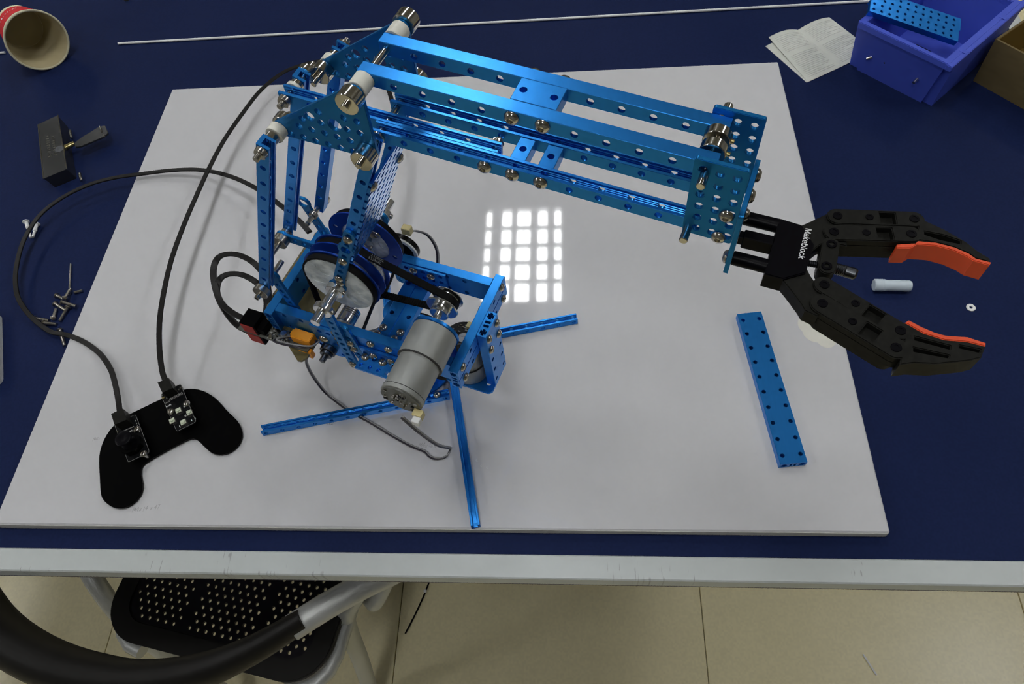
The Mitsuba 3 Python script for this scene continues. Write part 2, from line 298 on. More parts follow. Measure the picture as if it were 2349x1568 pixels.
# perforated plate in front of the two upper arm beams
pp = sg.box(30, -26, 133, 26)
pp = pp.difference(so.unary_union([sg.Point(34 + 8 * i, -24 + 8 * j).buffer(2.35, quad_segs=4) for i in range(13) for j in range(7)]))
rp('perforated_plate', mv(poly(pp, 2.0, 0), mat((d4[0], 0, d4[1]), (0, 1, 0), (d4[1] * 0 + n4[0], 0, n4[1]), (*[R3[0] + n4[0] * 4.1], 0, R3[1] + n4[1] * 4.1))), 'm_plate', smooth=False)
for s, Y in ((36, -23), (36, 23), (62, 23)):
    q = on4(s, 6.1); screw((q[0], Y, q[1]), (n4[0], 0, n4[1]))
for s in (62, 70):
    q = on4(s); screw((q[0], 25.6, q[1]), (0, 1, 0))
# cross blocks between the forearm beams
blk = m3.Manifold(m3.Mesh(np.array(box(-12, 12, -7.95, 7.95, -4, 4, ch=.25).vertices, np.float32), np.array(box(-12, 12, -7.95, 7.95, -4, 4, ch=.25).faces, np.uint32)))
hz = lambda x: m3.Manifold.cylinder(6, 2.0, 2.0, 20).translate((x, 0, -1.0))
c = onarm(R1, 88); rp('cross_block', mv(tm(blk - hz(-8) - hz(8)), mat((D[0], 0, D[1]), (0, 1, 0), (NV[0], 0, NV[1]), (c[0], 0, c[1]))), 'm_blue', smooth=20)
b8 = m3.Manifold(m3.Mesh(np.array(box(-4.4, 4.4, -7.95, 7.95, -4, 4, ch=.25).vertices, np.float32), np.array(box(-4.4, 4.4, -7.95, 7.95, -4, 4, ch=.25).faces, np.uint32))) - hz(0)
for s in (80, 96):
    c = onarm(R3, s, -.4); rp('cross_block', mv(tm(b8), mat((D[0], 0, D[1]), (0, 1, 0), (NV[0], 0, NV[1]), (c[0], 0, c[1]))), 'm_blue', smooth=20)
for s in (80, 96):
    q = onarm(R1, s); screw((q[0], -16, q[1]), (0, -1, 0), 1.12); screw((q[0], 16, q[1]), (0, 1, 0), 1.12)
for s in (64, 80, 96):
    q = onarm(R3, s); screw((q[0], -16, q[1]), (0, -1, 0), 1.12)
for s in (80, 96):
    q = onarm(R3, s); screw((q[0], 16, q[1]), (0, 1, 0), 1.12)
q = onarm(R3, 64); nutbolt((q[0], 0, q[1]), (0, 1, 0), L=4)
# triangular plates
def tri():
    s = so.unary_union([sg.Point(*R1).buffer(4.4, quad_segs=8), sg.Point(*R3).buffer(5.6, quad_segs=8), sg.Point(R2[0] + .5, R2[1]).buffer(4.8, quad_segs=8)]).convex_hull
    hs = [(-43.5, 370.5), (-56.5, 362.5), (-60.7, 356.3), (-52.8, 355.8), (-44.5, 362.9), (-28, 370.3), (-20.2, 369.7), (-28.4, 362.3), (-20.6, 361.8), (-69, 348.6), (-61.2, 348.1), (-53.2, 347.6), (-44.8, 355.3), (-36.8, 354.8), (-28.9, 354.3), (-21, 376.5), (-45.3, 347.2), (-37.4, 346.7), (-29.5, 346.1)]
    s = s.difference(so.unary_union([sg.Point(*h).buffer(2.0, quad_segs=5) for h in hs] + [sg.Point(-36, 363.2).buffer(4.0, quad_segs=8), sg.Point(-51, 365.5).buffer(3.0, quad_segs=8)]))
    return s
plateY('triangle_plate', tri(), -28, -25.5, 'm_teal'); plateY('triangle_plate', tri(), 25.5, 28, 'm_teal')
rodY(*R1, -38.5, 38.5); rodY(*R3, -40, 40)
for s in (-1, 1):
    collar(*R1, *sorted((28 * s, 36 * s))); collar(*R3, *sorted((28 * s, 36.5 * s)))
    rp('spacer', along(ring(2.1, 5.4, 9.5), (R1[0], 16 if s > 0 else -25.5, R1[1]), (0, 1, 0)), 'm_nylon', label='white nylon spacer')
    rp('spacer', along(ring(2.1, 4.2, 1.5), (R3[0], 16 if s > 0 else -17.5, R3[1]), (0, 1, 0)), 'm_steel')
    rp('spacer', along(ring(2.1, 5.4, 6.0), (R2[0], 28 if s > 0 else -34, R2[1]), (0, 1, 0)), 'm_nylon', label='white nylon spacer')
    rp('spacer', along(ring(2.1, 4.0, 4.5), (R2[0], 34 if s > 0 else -38.5, R2[1]), (0, 1, 0)), 'm_steel')
    nutbolt((R2[0], 46.5 * s, R2[1]), (0, s, 0), L=5.5)
rodY(*R2, -38, -15); collar(*R2, 18.5, 25.4, 6.2); rodY(*R2, 10.5, 38, 1.9); collar(*R2, -25.4, -19.5, 6.0)
nutbolt((PM[0], -8, PM[1]), (0, -1, 0), L=5.5)
rp('spacer', along(ring(2.1, 4.8, 2.6), (PM[0], 0.2, PM[1]), (0, 1, 0)), 'm_nylon', label='white nylon spacer'); rp('spacer', along(ring(2.1, 4.0, 3.0), (PM[0], 2.9, PM[1]), (0, 1, 0)), 'm_steel')
collar(*PM, 14.2, 18.5, 5.2); rodY(*PM, -8, 25, 1.9)
# lower link pivots
collar(*R4, -52, -46.6, 6.3, 'm_steel_dull'); rodY(*R4, -57, -19, 2.1)
rodY(R4[0], R4[1], 21, 52, 2.1); nutbolt((R4[0], 32.4, R4[1]), (0, -1, 0), h=3.4, L=11); collar(R4[0], R4[1], 46.7, 51, 5.0)
collar(*R5, -7, -0.6, 6.3, 'm_steel_dull'); rodY(*R5, -17, 15, 2.1); rp('spacer', along(ring(2.1, 4.4, 3.8), (R5[0], 2.1, R5[1]), (0, 1, 0)), 'm_steel_dull')
def strip(p, q, r=4.4, ends=(6.3, 4.4), holes=8.0, bore=(4.0, 2.0), ext=(0, 0)):
    p, q = np.array(p, float), np.array(q, float); L = np.linalg.norm(q - p); u = (q - p) / L
    a, b = p - u * ext[0], q + u * ext[1]
    s = so.unary_union([sg.LineString([a, b]).buffer(r, cap_style='flat'), sg.Point(*p).buffer(ends[0], quad_segs=8), sg.Point(*q).buffer(ends[1], quad_segs=8)])
    hs = [sg.Point(*p).buffer(bore[0], quad_segs=6), sg.Point(*q).buffer(bore[1], quad_segs=6)]
    hs += [sg.Point(*(p + u * t)).buffer(1.9, quad_segs=5) for t in np.arange(11, L - 5, holes)]
    return s.difference(so.unary_union(hs))
plateY('crank_lever', strip(R5, R6, bore=(2.1, 4.0), ends=(6.3, 7.5)), -0.5, 2.0, 'm_teal')
plateY('pivot_strip', strip((R4[0] + 0, R4[1]), (-141, 124), bore=(2.1, 2.0)), -34.8, -32.3, 'm_teal')
far = strip((-154.5, 198.5), (-140, 128), bore=(4.0, 2.0))
plateY('pivot_strip', far, 32.4, 34.9, 'm_teal')
a75 = on4(175.2 - 80)
for y0, y1 in ((-28, -25.5), (25.5, 28)):
    s = strip(R6, a75, ends=(7.2, 4.4), bore=(4.0, 1.9), ext=(0, 1)); e = np.array(on4(175.2 - 60))
    s = s.union(sg.Point(*e).buffer(6.3, quad_segs=8)).difference(sg.Point(*e).buffer(3.6, quad_segs=8))
    plateY('arm_strip', s, y0, y1, 'm_teal')
    yy, ax = (y0, (0, -1, 0)) if y0 < 0 else (y1, (0, 1, 0))
    for t in (75, 43.5): q = on4(175.2 - t); screw((q[0], yy, q[1]), ax)
    for t in (15.5, 9.5): q = on4(175.2 - t, 1.5 if t < 10 else 0); screw((q[0], yy, q[1]), ax, .95)
# large toothed wheels, rings, belts
def wheel(r, n, h):
    a = np.arange(n * 4) * 2 * math.pi / (n * 4); rr = np.where(np.arange(n * 4) % 4 < 2, r, r - .75)
    s = sg.Polygon(np.c_[rr * np.cos(a), rr * np.sin(a)]).difference(sg.Point(0, 0).buffer(4.05))
    body = poly(s, h)
    pock = m3.Manifold.compose([tmm(poly(so.unary_union([sg.LineString([(15 * math.cos(x), 15 * math.sin(x)), (20.5 * math.cos(x), 20.5 * math.sin(x))]).buffer(4.2)]), 2.0, z)) for x in np.arange(6) * math.pi / 3 for z in (-1.2, h - .8)])
    return tm(tmm(body) - pock)
def tmm(m): return m3.Manifold(m3.Mesh(np.asarray(m.vertices, np.float32), np.asarray(m.faces, np.uint32)))
def wheelset(y0, y1, rings, drive, rd, parts):
    W = rp('pulley', along(wheel(28.7, 90, y1 - y0), (R6[0], y0, R6[1]), (0, 1, 0)), 'm_wheel', smooth=35, label='white toothed pulley wheel')
    for r0 in rings:
        s = sg.Point(0, 0).buffer(32, quad_segs=24).difference(sg.Point(0, 0).buffer(20.5, quad_segs=20)).difference(so.unary_union([sg.Point(26 * math.cos(a), 26 * math.sin(a)).buffer(1.9, quad_segs=5) for a in np.arange(4) * math.pi / 2 + .4]))
        rp('flange_ring', along(polych(s, 1.3, 0, .25), (R6[0], r0, R6[1]), (0, 1, 0)), 'm_ring', W, label='blue flange ring')
    big = sg.Point(*R6).buffer(30.4, quad_segs=40); sm = sg.Point(*drive).buffer(rd + 1.6, quad_segs=20)
    outer = so.unary_union([big, sm]).convex_hull; inner = so.unary_union([big.buffer(-1.5), sm.buffer(-1.5)]).convex_hull
    ln = inner.exterior; nt = int(ln.length / 2.03)
    teeth = []
    for i in range(nt):
        p = ln.interpolate(i * ln.length / nt)
        if p.distance(sg.Point(*R6)) > 29.5: teeth.append(p.buffer(.62, quad_segs=2))
    b = so.unary_union([outer.difference(inner)] + teeth)
    plateY('belt', b, y0 + .15, y1 - .15, 'm_rubber', W, label='black toothed drive belt')
    return W
SP, M2 = (-13.0, 177.0), (-112.4, 118.0)
wheelset(-25.5, -20.0, (-20.0,), M2, 16.5, None)
WB = wheelset(-10.2, -3.9, (-11.5, -3.9), SP, 9.3, None)
wheelset(20.0, 25.5, (18.7,), M2, 16.5, None)
rodY(*R6, -62, 63.5, 4.0, 'm_alu', 'axle')
for y0, y1, r in ((-33, -28.1, 7.4), (-51.4, -46.1, 7.6), (28.1, 33, 7.4), (46.1, 51.5, 7.6), (11.5, 18.6, 7.2)):
    rp('axle_hub', along(ring(4.0, r, y1 - y0, 40, .5), (R6[0], y0, R6[1]), (0, 1, 0)), 'm_alu')
    rp('set_screw', along(cyl(1.9, 2.2, 14, .3), (R6[0] + (r - .8), (y0 + y1) / 2, R6[1]), (1, 0, -.3)), 'm_steel_dull')
q = (R6[0] + 14, R6[1] + 14); screw((q[0], 18.6, q[1]), (0, -1, 0)); rp('nut', along(poly(sg.Polygon(circ(4.4, 6)), 5), (q[0] - 3, 11, q[1] + 4), (0, 1, 0)), 'm_steel_dull')
# belt print: two lines on the outer face of the upper run of the middle belt
def tangent_up(c1, r1, c2, r2):
    c1, c2 = np.array(c1), np.array(c2); d = c2 - c1; L = np.hypot(*d); a = math.atan2(d[1], d[0]) + math.acos((r1 - r2) / L); n = np.array([math.cos(a), math.sin(a)])
    return c1 + n * r1, c2 + n * r2, n
ta, tb, tn = tangent_up(R6, 30.4, SP, 10.9); tu = (tb - ta) / np.hypot(*(tb - ta))
for dy, off in ((-9.3, 12.5), (-6.6, 13.5)):
    p0 = ta + tu * off + tn * .02
    rp('lettering', mv(meshkit.text_mesh('112MXL', 1.9, .06), mat((tu[0], 0, tu[1]), (0, 1, 0), (tn[0], 0, tn[1]), (p0[0], dy, p0[1]))), 'm_print_dim', WB, smooth=False, label='grey lettering 112MXL')
# drive motor with its small pulley
MO = rp('motor', along(tm([lathe([(17.4, 0), (17.8, .4), (17.8, 27.2), (17.4, 27.6)], 56), sh(lathe([(16.1, 0), (16.1, 26.6), (16.5, 27), (16.5, 30.4), (15.4, 31)], 56), z=27.4)]), (-11.5, -30.5, 169.6), (0, -1, 0)), 'm_motor', smooth=35, label='grey cylindrical gear motor')
rp('seam', along(ring(16.2, 17.95, .8, 56, .2), (-11.5, -58.4, 169.6), (0, 1, 0)), 'm_groove', MO)
rp('seam', along(ring(16.0, 16.6, .5, 56, .1), (-11.5, -85.2, 169.6), (0, 1, 0)), 'm_groove', MO)
br = so.unary_union([sg.Point(-11.5, 169.6).buffer(18.6, quad_segs=16), sg.box(-25, 124, 2, 168)]).difference(sg.Point(*SP).buffer(4))
plateY('mounting_bracket', br, -30.5, -28, 'm_blue', MO)
rp('shaft', along(cyl(3.0, 29, 24, .4), (SP[0], -30, SP[1]), (0, 1, 0)), 'm_alu', MO)
rp('circuit_board', along(cyl(15.6, 1.5, 48), (-11.5, -88.6, 169.6), (0, -1, 0)), 'm_pcb_grey', MO, label='dark round circuit board')
for i in range(26):
    a, r = rng.uniform(0, 6.28), rng.uniform(3, 14); s = rng.uniform(.7, 1.6)
    rp('component', along(box(-s, s, -s * .55, s * .55, 0, .8), (-11.5 + r * math.cos(a), -90.1, 169.6 + r * math.sin(a)), (0, -1, 0), a), ('m_steel', 'm_pcb', 'm_print_dim', 'm_steel_dull')[i % 4], MO, smooth=False)
for x, z in ((-14, 176), (-9, 164)): rp('terminal', along(tm([box(-2.2, 2.2, -.5, .5, 0, .5), box(-.5, .5, -.4, .4, 0, 3.4)]), (x, -90.1, z), (0, -1, 0), .5), 'm_steel', MO, smooth=False)
rp('connector', box(-1.5, 6.0, -95.5, -90.1, 157.2, 164.2, ch=.3), 'm_cream', MO, smooth=False, label='cream wire connector'); rp('plug', box(0.2, 6.3, -100.5, -95.5, 157.6, 163.6, ch=.4), 'm_white', MO, smooth=False)
SPU = rp('small_pulley', along(tm([ring(3, 7.6, 6.0, 40, .6), sh(lathe([(12.2, 0), (12.9, .5), (12.9, 1.1), (10, 1.7)], 44), z=6.0), sh(cyl(9.2, 8.6, 36), z=7.5), sh(lathe([(10, 0), (12.9, .5), (12.9, 1.1), (12.4, 1.5)], 44), z=15.9)]), (SP[0], -18.6, SP[1]), (0, 1, 0)), 'm_alu', smooth=35)
rp('set_screw', along(cyl(1.3, .5, 14), (SP[0], -15.6, SP[1] + 7.5), (0, 0, 1)), 'm_dark_steel', SPU)
# second motor: shaft and plate on the near side, grooved housing behind
M2K = rp('shoulder_motor', along(lathe([(7.6, 0), (8, .4), (8, 9.2), (7.3, 9.3), (7.3, 9.8), (8, 9.9), (8, 11), (7.3, 11.1), (7.3, 11.6), (8, 11.7), (8, 12.8), (7.3, 12.9), (7.3, 13.4), (8, 13.5), (8, 15.4), (7.4, 16)], 40), (M2[0], -21.5, M2[1]), (0, 1, 0)), 'm_alu', smooth=35, label='small silver grooved cylinder')
rp('housing', along(cyl(8, 22, 36, .5), (M2[0], -43.4, M2[1]), (0, 1, 0)), 'm_motor', M2K)
for z in (9.5, 11.3, 13.1): rp('groove', along(ring(7.2, 7.75, .6, 40, .05), (M2[0], -21.5 + z - .3, M2[1]), (0, 1, 0)), 'm_groove', M2K)
pl = so.unary_union([sg.Point(-108, 121).buffer(14.5, quad_segs=12), sg.box(-122, 121, -93, 149)]).difference(so.unary_union([sg.Point(x, z).buffer(1.9, quad_segs=5) for x, z in ((-114, 143), (-106, 143), (-104, 128), (-97, 121), (-101, 112), (-118, 112), (-120, 120))]))
plateY('motor_plate', pl, -46, -43.6, 'm_blue', M2K)
rp('pinion', along(tm([ring(3, 7.0, 5, 28, .4), sh(ring(3, 5.4, 3, 28, .4), z=5)]), (M2[0], -46.1, M2[1]), (0, -1, 0)), 'm_dark_steel', M2K); rp('shaft', along(cyl(2.6, 14, 20, .3), (M2[0], -46.2, M2[1]), (0, -1, 0)), 'm_dark_steel', M2K)
screw((-113.3, -46, 132), (0, -1, 0), 1.1)
# upright strips carrying the axle on the near and far side of the frame
for s in (-1, 1):
    y = (lambda a, b: (min(a * s, b * s), max(a * s, b * s)))
    plateY('axle_strip', strip(R6, (-92.5, 106), r=4.8, ends=(7.4, 4.8)), *y(43.7 if s > 0 else 46.1, 46.1 if s > 0 else 48.6), 'm_teal')
plateY('side_strip', strip((-86.5, 158), (-82.5, 118), r=5.0, ends=(5.0, 5.0), bore=(1.9, 1.9)), -46, -43.6, 'm_teal')
for x, z, y in ((-86, 139.5, -46), (-85.4, 131, -46), (-97.0, 149.5, -46), (-96.6, 141.5, -46), (-96.3, 134, -46), (-92.5, 106, -48.6)): screw((x, y, z), (0, -1, 0))
# base frame: four flat beams on edge, one flat across, one hanging upright
def b24(L, x, y, z, o, groove=True): return rp('frame_beam', mv(tm(beam24(L, groove)), mat(x, y, z, o)), 'm_blue', smooth=20)
b24(159, (1, 0, 0), (0, 0, 1), (0, -1, 0), (-155.8, -39.4, 138), False)
b24(159, (1, 0, 0), (0, 0, 1), (0, -1, 0), (-155.8, 39.4, 138), False)
b24(96, (0, 1, 0), (0, 0, 1), (1, 0, 0), (7.5, -48, 138))
b24(96, (0, 1, 0), (0, 0, 1), (1, 0, 0), (-160, -48, 138), False)
b24(104, (0, 1, 0), (-1, 0, 0), (0, 0, 1), (-67.3, -56, 119.8))
b24(80, (0, 0, -1), (0, 1, 0), (1, 0, 0), (15.6, 0.4, 150), False)
for yy in (-39.4, 39.4):
    for z in (130, 146): screw((11.5, yy, z), (1, 0, 0)); screw((-164, yy, z), (-1, 0, 0))
for yy, z in ((-7.6, 142), (-7.6, 126), (8.4, 142), (8.4, 126)): screw((19.6, yy, z), (1, 0, 0))
nutbolt((3.4, 21, 134), (-1, 0, 0), L=4); screw((-156, -28, 133), (1, 0, 0))
# angle bracket on the near long beam
AB = rp('angle_bracket', mv(poly(sg.box(-79, -59.5, -31, -43.6).difference(so.unary_union([sg.Point(-75 + 8 * i, -47.5 - 8 * j).buffer(1.9, quad_segs=5) for i in range(6) for j in range(2)])), 2.3, 123.9), np.eye(4)), 'm_blue', smooth=20)
plateY('flange', sg.box(-79, 124, -31, 137).difference(so.unary_union([sg.Point(-75 + 8 * i, 130).buffer(1.9, quad_segs=5) for i in range(6)])), -46, -43.7, 'm_blue', AB)
for x, z, y in ((-67.5, 144, -43.5), (-51.5, 144, -43.5), (-67.5, 129.6, -46), (-51.5, 129.6, -46)): screw((x, y, z), (0, -1, 0))
for x in (-75, -59): screw((x, -47.5, 126.2), (0, 0, 1), 1.05)
for x, yy in ((-75, -16.2), (-59.3, -16), (-77.5, -23.5), (-61.5, -23.5)): screw((x, yy, 123.8), (0, 0, 1), 1.0)
# inner plate on the far long beam
FPp = sg.box(-77, 127, -36, 149).difference(so.unary_union([sg.Point(-73 + 8 * i, 146 - 8 * j).buffer(1.9, quad_segs=5) for i in range(5) for j in range(3)]))
plateY('frame_plate', FPp, 32.9, 35.3, 'm_blue')
for x, z in ((-66, 145), (-50, 143)): screw((x, 32.9, z), (0, -1, 0), 1.0)
# smoked tray below the frame and the electronics on it
TR = rp('tray', poly(sg.Polygon([(-188, 44), (-188, -28), (-163, -47), (-148, -56), (-131.7, -66.8), (-128.3, -66.2), (-125.2, -61), (-124.5, 44)]).buffer(-1).buffer(1), 2.2, 117.6), 'm_olive', smooth=20, label='smoky olive plastic tray')
for i in range(9): rp('stud', sh(cyl(1.6, 1.4, 12, .2), -186, -22 + i * 7.5, 119.8), 'm_steel_dull', TR)
CB = rp('control_board', box(-196, -126, -58, -44.5, 121.2, 122.8), 'm_pcb_grey', smooth=False, label='dark control circuit board')
JK = rp('jack_block', box(-189, -174, -57.5, -42, 122.9, 136, ch=.4), 'm_black', CB, smooth=False)
rp('jack_block', tm([box(-176, -168, -56, -44.6, 122.9, 131, ch=.4)]), 'm_black', CB, smooth=False)
rp('jack_block', box(-189, -174, -57.5, -45, 107, 121, ch=.4), 'm_black', CB, smooth=False)
rp('red_face', box(-187.8, -175.2, -58.0, -57.4, 123.6, 134.8), 'm_red', CB, smooth=False, label='red jack face'); rp('red_face', box(-187.8, -175.2, -58.0, -57.4, 108.2, 120), 'm_red', CB, smooth=False, label='red jack face')
for i in range(46):
    x, y, s, h = rng.uniform(-166, -144), rng.uniform(-57, -45.5), rng.uniform(.5, 1.6), rng.uniform(.6, 1.6)
    rp('component', box(x - s, x + s, y - s * .6, y + s * .6, 122.8, 122.8 + h), ('m_pcb', 'm_steel', 'm_print_dim', 'm_pcb', 'm_steel_dull')[i % 5], CB, smooth=False)
for x, y in ((-164, -46.5), (-163, -56)): rp('component', sh(cyl(1.9, 2.5, 16, .4), x, y, 122.8), 'm_steel', CB)
rp('capacitor', sh(cyl(2.9, 5.2, 20, .4), -152, -50.5, 122.8), 'm_alu', CB)
for i in range(4): rp('pin', sh(cyl(.6, 5, 8), -153 + i * 2.7, -56.5, 122.8), 'm_steel', CB)
OR = so.unary_union([sg.box(-142, -53.5, -123.5, -44.6), sg.box(-143.5, -51.5, -142, -46.5)])
rp('power_connector', tm([polych(OR, 9.5, 122.9, .6), box(-136, -124, -58, -53.5, 112, 121.5, ch=.5)]), 'm_orange', CB, smooth=20, label='orange power connector')
def wire(P, r, m, name='wire', **kw): return rp(name, tube(spline(P, 6), r, 8), m, **kw)
PW = np.array([(-146, -52, 126), (-150, -57.8, 131), (-152.1, -62.3, 133), (-144.2, -62.7, 133), (-131.3, -60.5, 132), (-123.1, -56.2, 129), (-121.0, -49.6, 127), (-123.5, -47, 126)])
wire(PW, .75, 'm_wire_dark'); wire(PW + [2.2, 1.8, .6], .75, 'm_wire_grey')
def flat(P, w=2.9, h=.75, up=(0, 0, 1), n=7): return sweep(spline(P, n), [(-w, -h * .5), (-w + .4, -h), (w - .4, -h), (w, -h * .5), (w, h * .5), (w - .4, h), (-w + .4, h), (-w, h * .5)], up)
LA = [(-188, -50, 128), (-208.9, -46.1, 126), (-226.5, -38.5, 124), (-242.5, -23.9, 124), (-251.4, -10.6, 126), (-250.4, -.5, 130), (-236.5, 3.2, 136), (-218.6, 1.6, 140), (-202.7, -3.2, 140), (-192.1, -9.9, 134), (-185.7, -21.4, 126), (-180, -36, 120)]
LB = [(-188, -54.5, 116), (-205, -51.5, 117), (-223.1, -41.8, 118), (-237, -30.7, 120), (-240.4, -19.8, 124), (-233.2, -13.4, 128), (-218.4, -11.7, 132), (-203.4, -13.7, 132), (-193.8, -17.3, 128), (-187, -25, 122), (-182.5, -38, 117)]
rp('ribbon_cable', flat(LA, 2.8, .8, (.3, .2, 1)), 'm_cable', label='looped black ribbon cable'); rp('ribbon_cable', flat(LB, 2.8, .8, (.3, .2, 1)), 'm_cable', label='looped black ribbon cable')
# turntable motor standing upright inside the frame
MX, MY = -7.6, -3.4
MT = rp('turntable_motor', tm([sh(cyl(16.4, 20, 48, .5), MX, MY, 72), sh(cyl(15.4, 26.4, 48, .5), MX, MY, 92)]), 'm_motor', smooth=35)
rp('seam', sh(ring(15.3, 16.6, .8, 48, .2), MX, MY, 91.8), 'm_groove', MT)
EB = rp('encoder_board', sh(cyl(16.2, 1.6, 48), -9.0, -2.0, 118.4), 'm_pcb', MT, label='round black encoder board')
rp('magnet', tm([sh(ring(1.6, 4.6, 1.2, 28), -8.2, -1.9, 120), sh(cyl(1.6, .8, 16), -8.2, -1.9, 120)]), 'm_white', MT)
rp('connector', box(-9.5, -3.5, 7.0, 12.5, 120, 124.7, ch=.3), 'm_cream', MT, smooth=False)
for i in range(22):
    a, r = rng.uniform(1.2, 4.0), rng.uniform(7, 14); s = rng.uniform(.5, 1.2); x, y = -9 + r * math.cos(a), -2 + r * math.sin(a)
    rp('component', box(x - s, x + s, y - s * .5, y + s * .5, 120, 120.8), ('m_steel', 'm_print_dim')[i % 2], MT, smooth=False)
rp('lettering', mv(meshkit.text_mesh('Makeblock', 1.7, .06), mat((.94, .34, 0), (-.34, .94, 0), (0, 0, 1), (-17.6, -11.6, 120.05))), 'm_print', MT, smooth=False, label='white lettering Makeblock')
rp('motor_plate', poly(so.unary_union([sg.box(-26, -21, 19.5, 12), sg.box(8, -21, 19.5, 12.6)]).buffer(-5).buffer(5).difference(so.unary_union([sg.Point(13.5, -12).buffer(2), sg.Point(13.5, 4).buffer(2)])), 2.4, 69.5), 'm_blue', MT)
rp('small_pulley', tm([sh(cyl(12.6, 1.3, 40, .3), MX, MY, 67.2), sh(cyl(9, 8, 32), MX, MY, 59.6), sh(cyl(12.6, 1.3, 40, .3), MX, MY, 58.4)]), 'm_alu', MT)
tb_ = so.unary_union([sg.Point(MX, MY).buffer(10.6, quad_segs=16), sg.Point(-73.9, 8.2).buffer(31, quad_segs=24)]).convex_hull
rp('belt', poly(tb_.difference(tb_.buffer(-1.5)), 6, 60.4), 'm_rubber', MT, smooth=40)
# turntable column
TT = rp('turntable', tm([sh(cyl(27, 3, 48, .4), -73.9, 8.2, 8.1), sh(cyl(22, 47, 48, .4), -73.9, 8.2, 11), sh(cyl(29, 8.5, 48, .4), -73.9, 8.2, 59), sh(cyl(15, 48, 36, .4), -73.9, 8.2, 67.5)]), 'm_blue', smooth=35)
UL, PL_ = np.array([.8512, .5248]), np.array([-.5248, .8512])
for s, d in (((-196.5, -101.5), UL), ((48.8, 118.0), -UL), ((36.2, -116.0), PL_), ((-183.9, 132.5), -PL_)):
    rp('leg_beam', mv(B8[184], mat((d[0], d[1], 0), (-d[1], d[0], 0), (0, 0, 1), (s[0], s[1], 4.05))), 'm_blue', smooth=20)
screw((-49.5, -11.0, 8.1), (0, 0, 1)); screw((-64, -20, 8.1), (0, 0, 1))
# far side board and its connector
fb = rp('side_motor', along(tm([cyl(15, 5, 40, .4)]), (-83, 47, 150), (0, 1, 0)), 'm_pcb', label='round black motor end board')
rp('rim', along(ring(12.5, 15.6, 2.0, 40, .2), (-83, 44.9, 150), (0, 1, 0)), 'm_white', fb); rp('connector', box(-80, -72, 50, 56, 167, 174.5, ch=.5), 'm_cream', fb, smooth=False)
wb = np.array([(-76, 55, 172), (-84, 66, 152), (-85.1, 75.8, 140), (-78.9, 81.3, 130), (-72, 79, 118), (-69.4, 72, 106), (-70, 62, 96), (-73, 45, 92), (-78, 20, 95), (-90, -5, 100), (-97, -18, 108)])
wire(wb, .8, 'm_wire_dark'); wire(wb + [1.4, .6, 0], .8, 'm_wire_grey')
# wrist
wp_ = sg.box(153.6, 334.2, 178.6, 384.4)
wp_ = sa.skew(wp_, xs=0, ys=-3.5, origin=(166, 360)).buffer(-1.5).buffer(1.5)
whs = [sg.Point(158.2 + 7.9 * i + .05 * j * 7.9, 379.3 - .5 * i - 7.9 * j).buffer(2.0, quad_segs=5) for i in range(3) for j in range(6)]
WPL = wp_.difference(so.unary_union(whs))
plateY('wrist_plate', WPL, -18.7, -16.1, 'm_teal'); plateY('wrist_plate', WPL, 16.1, 18.7, 'm_teal')
R7, R8 = onarm(R1, 176), onarm(R3, 176)
rodY(*R7, -27.5, 28.5, 2.2); rodY(*R8, -27.5, -9, 2.2); rodY(*R8, 9, 27, 2.2)
collar(*R7, -6.5, -1.0, 6.4); collar(*R7, 2.2, 7.8, 6.6)
for y in (-3.7, 5): rp('set_screw', along(cyl(1.1, 2.2, 10, .2), (R7[0] + 5.8, y, R7[1]), (1, 0, -.15)), 'm_brass')
fp = sg.box(-20, 311, 20, 356).buffer(-1.5).buffer(1.5).difference(so.unary_union([sg.Point(y, z).buffer(1.9, quad_segs=5) for y in (-4, 4) for z in (318, 326, 334, 342)]))
rp('wrist_plate', mv(poly(fp, 2.4), mat((0, 1, 0), (0, 0, 1), (1, 0, 0), (178.7, 0, 0))), 'm_teal', smooth=20)
for x, z in ((173.3, 353.2), (172.0, 337)): screw((x, -18.7, z), (0, -1, 0), 1.05)
for y, z in ((14.8, 320), (0, 350), (14.5, 350)): screw((181.1, y, z), (1, 0, 0))
screw((178.6, -14.8, 319), (-1, 0, 0), 1.05); screw((178.6, 14.8, 319), (-1, 0, 0), 1.05)
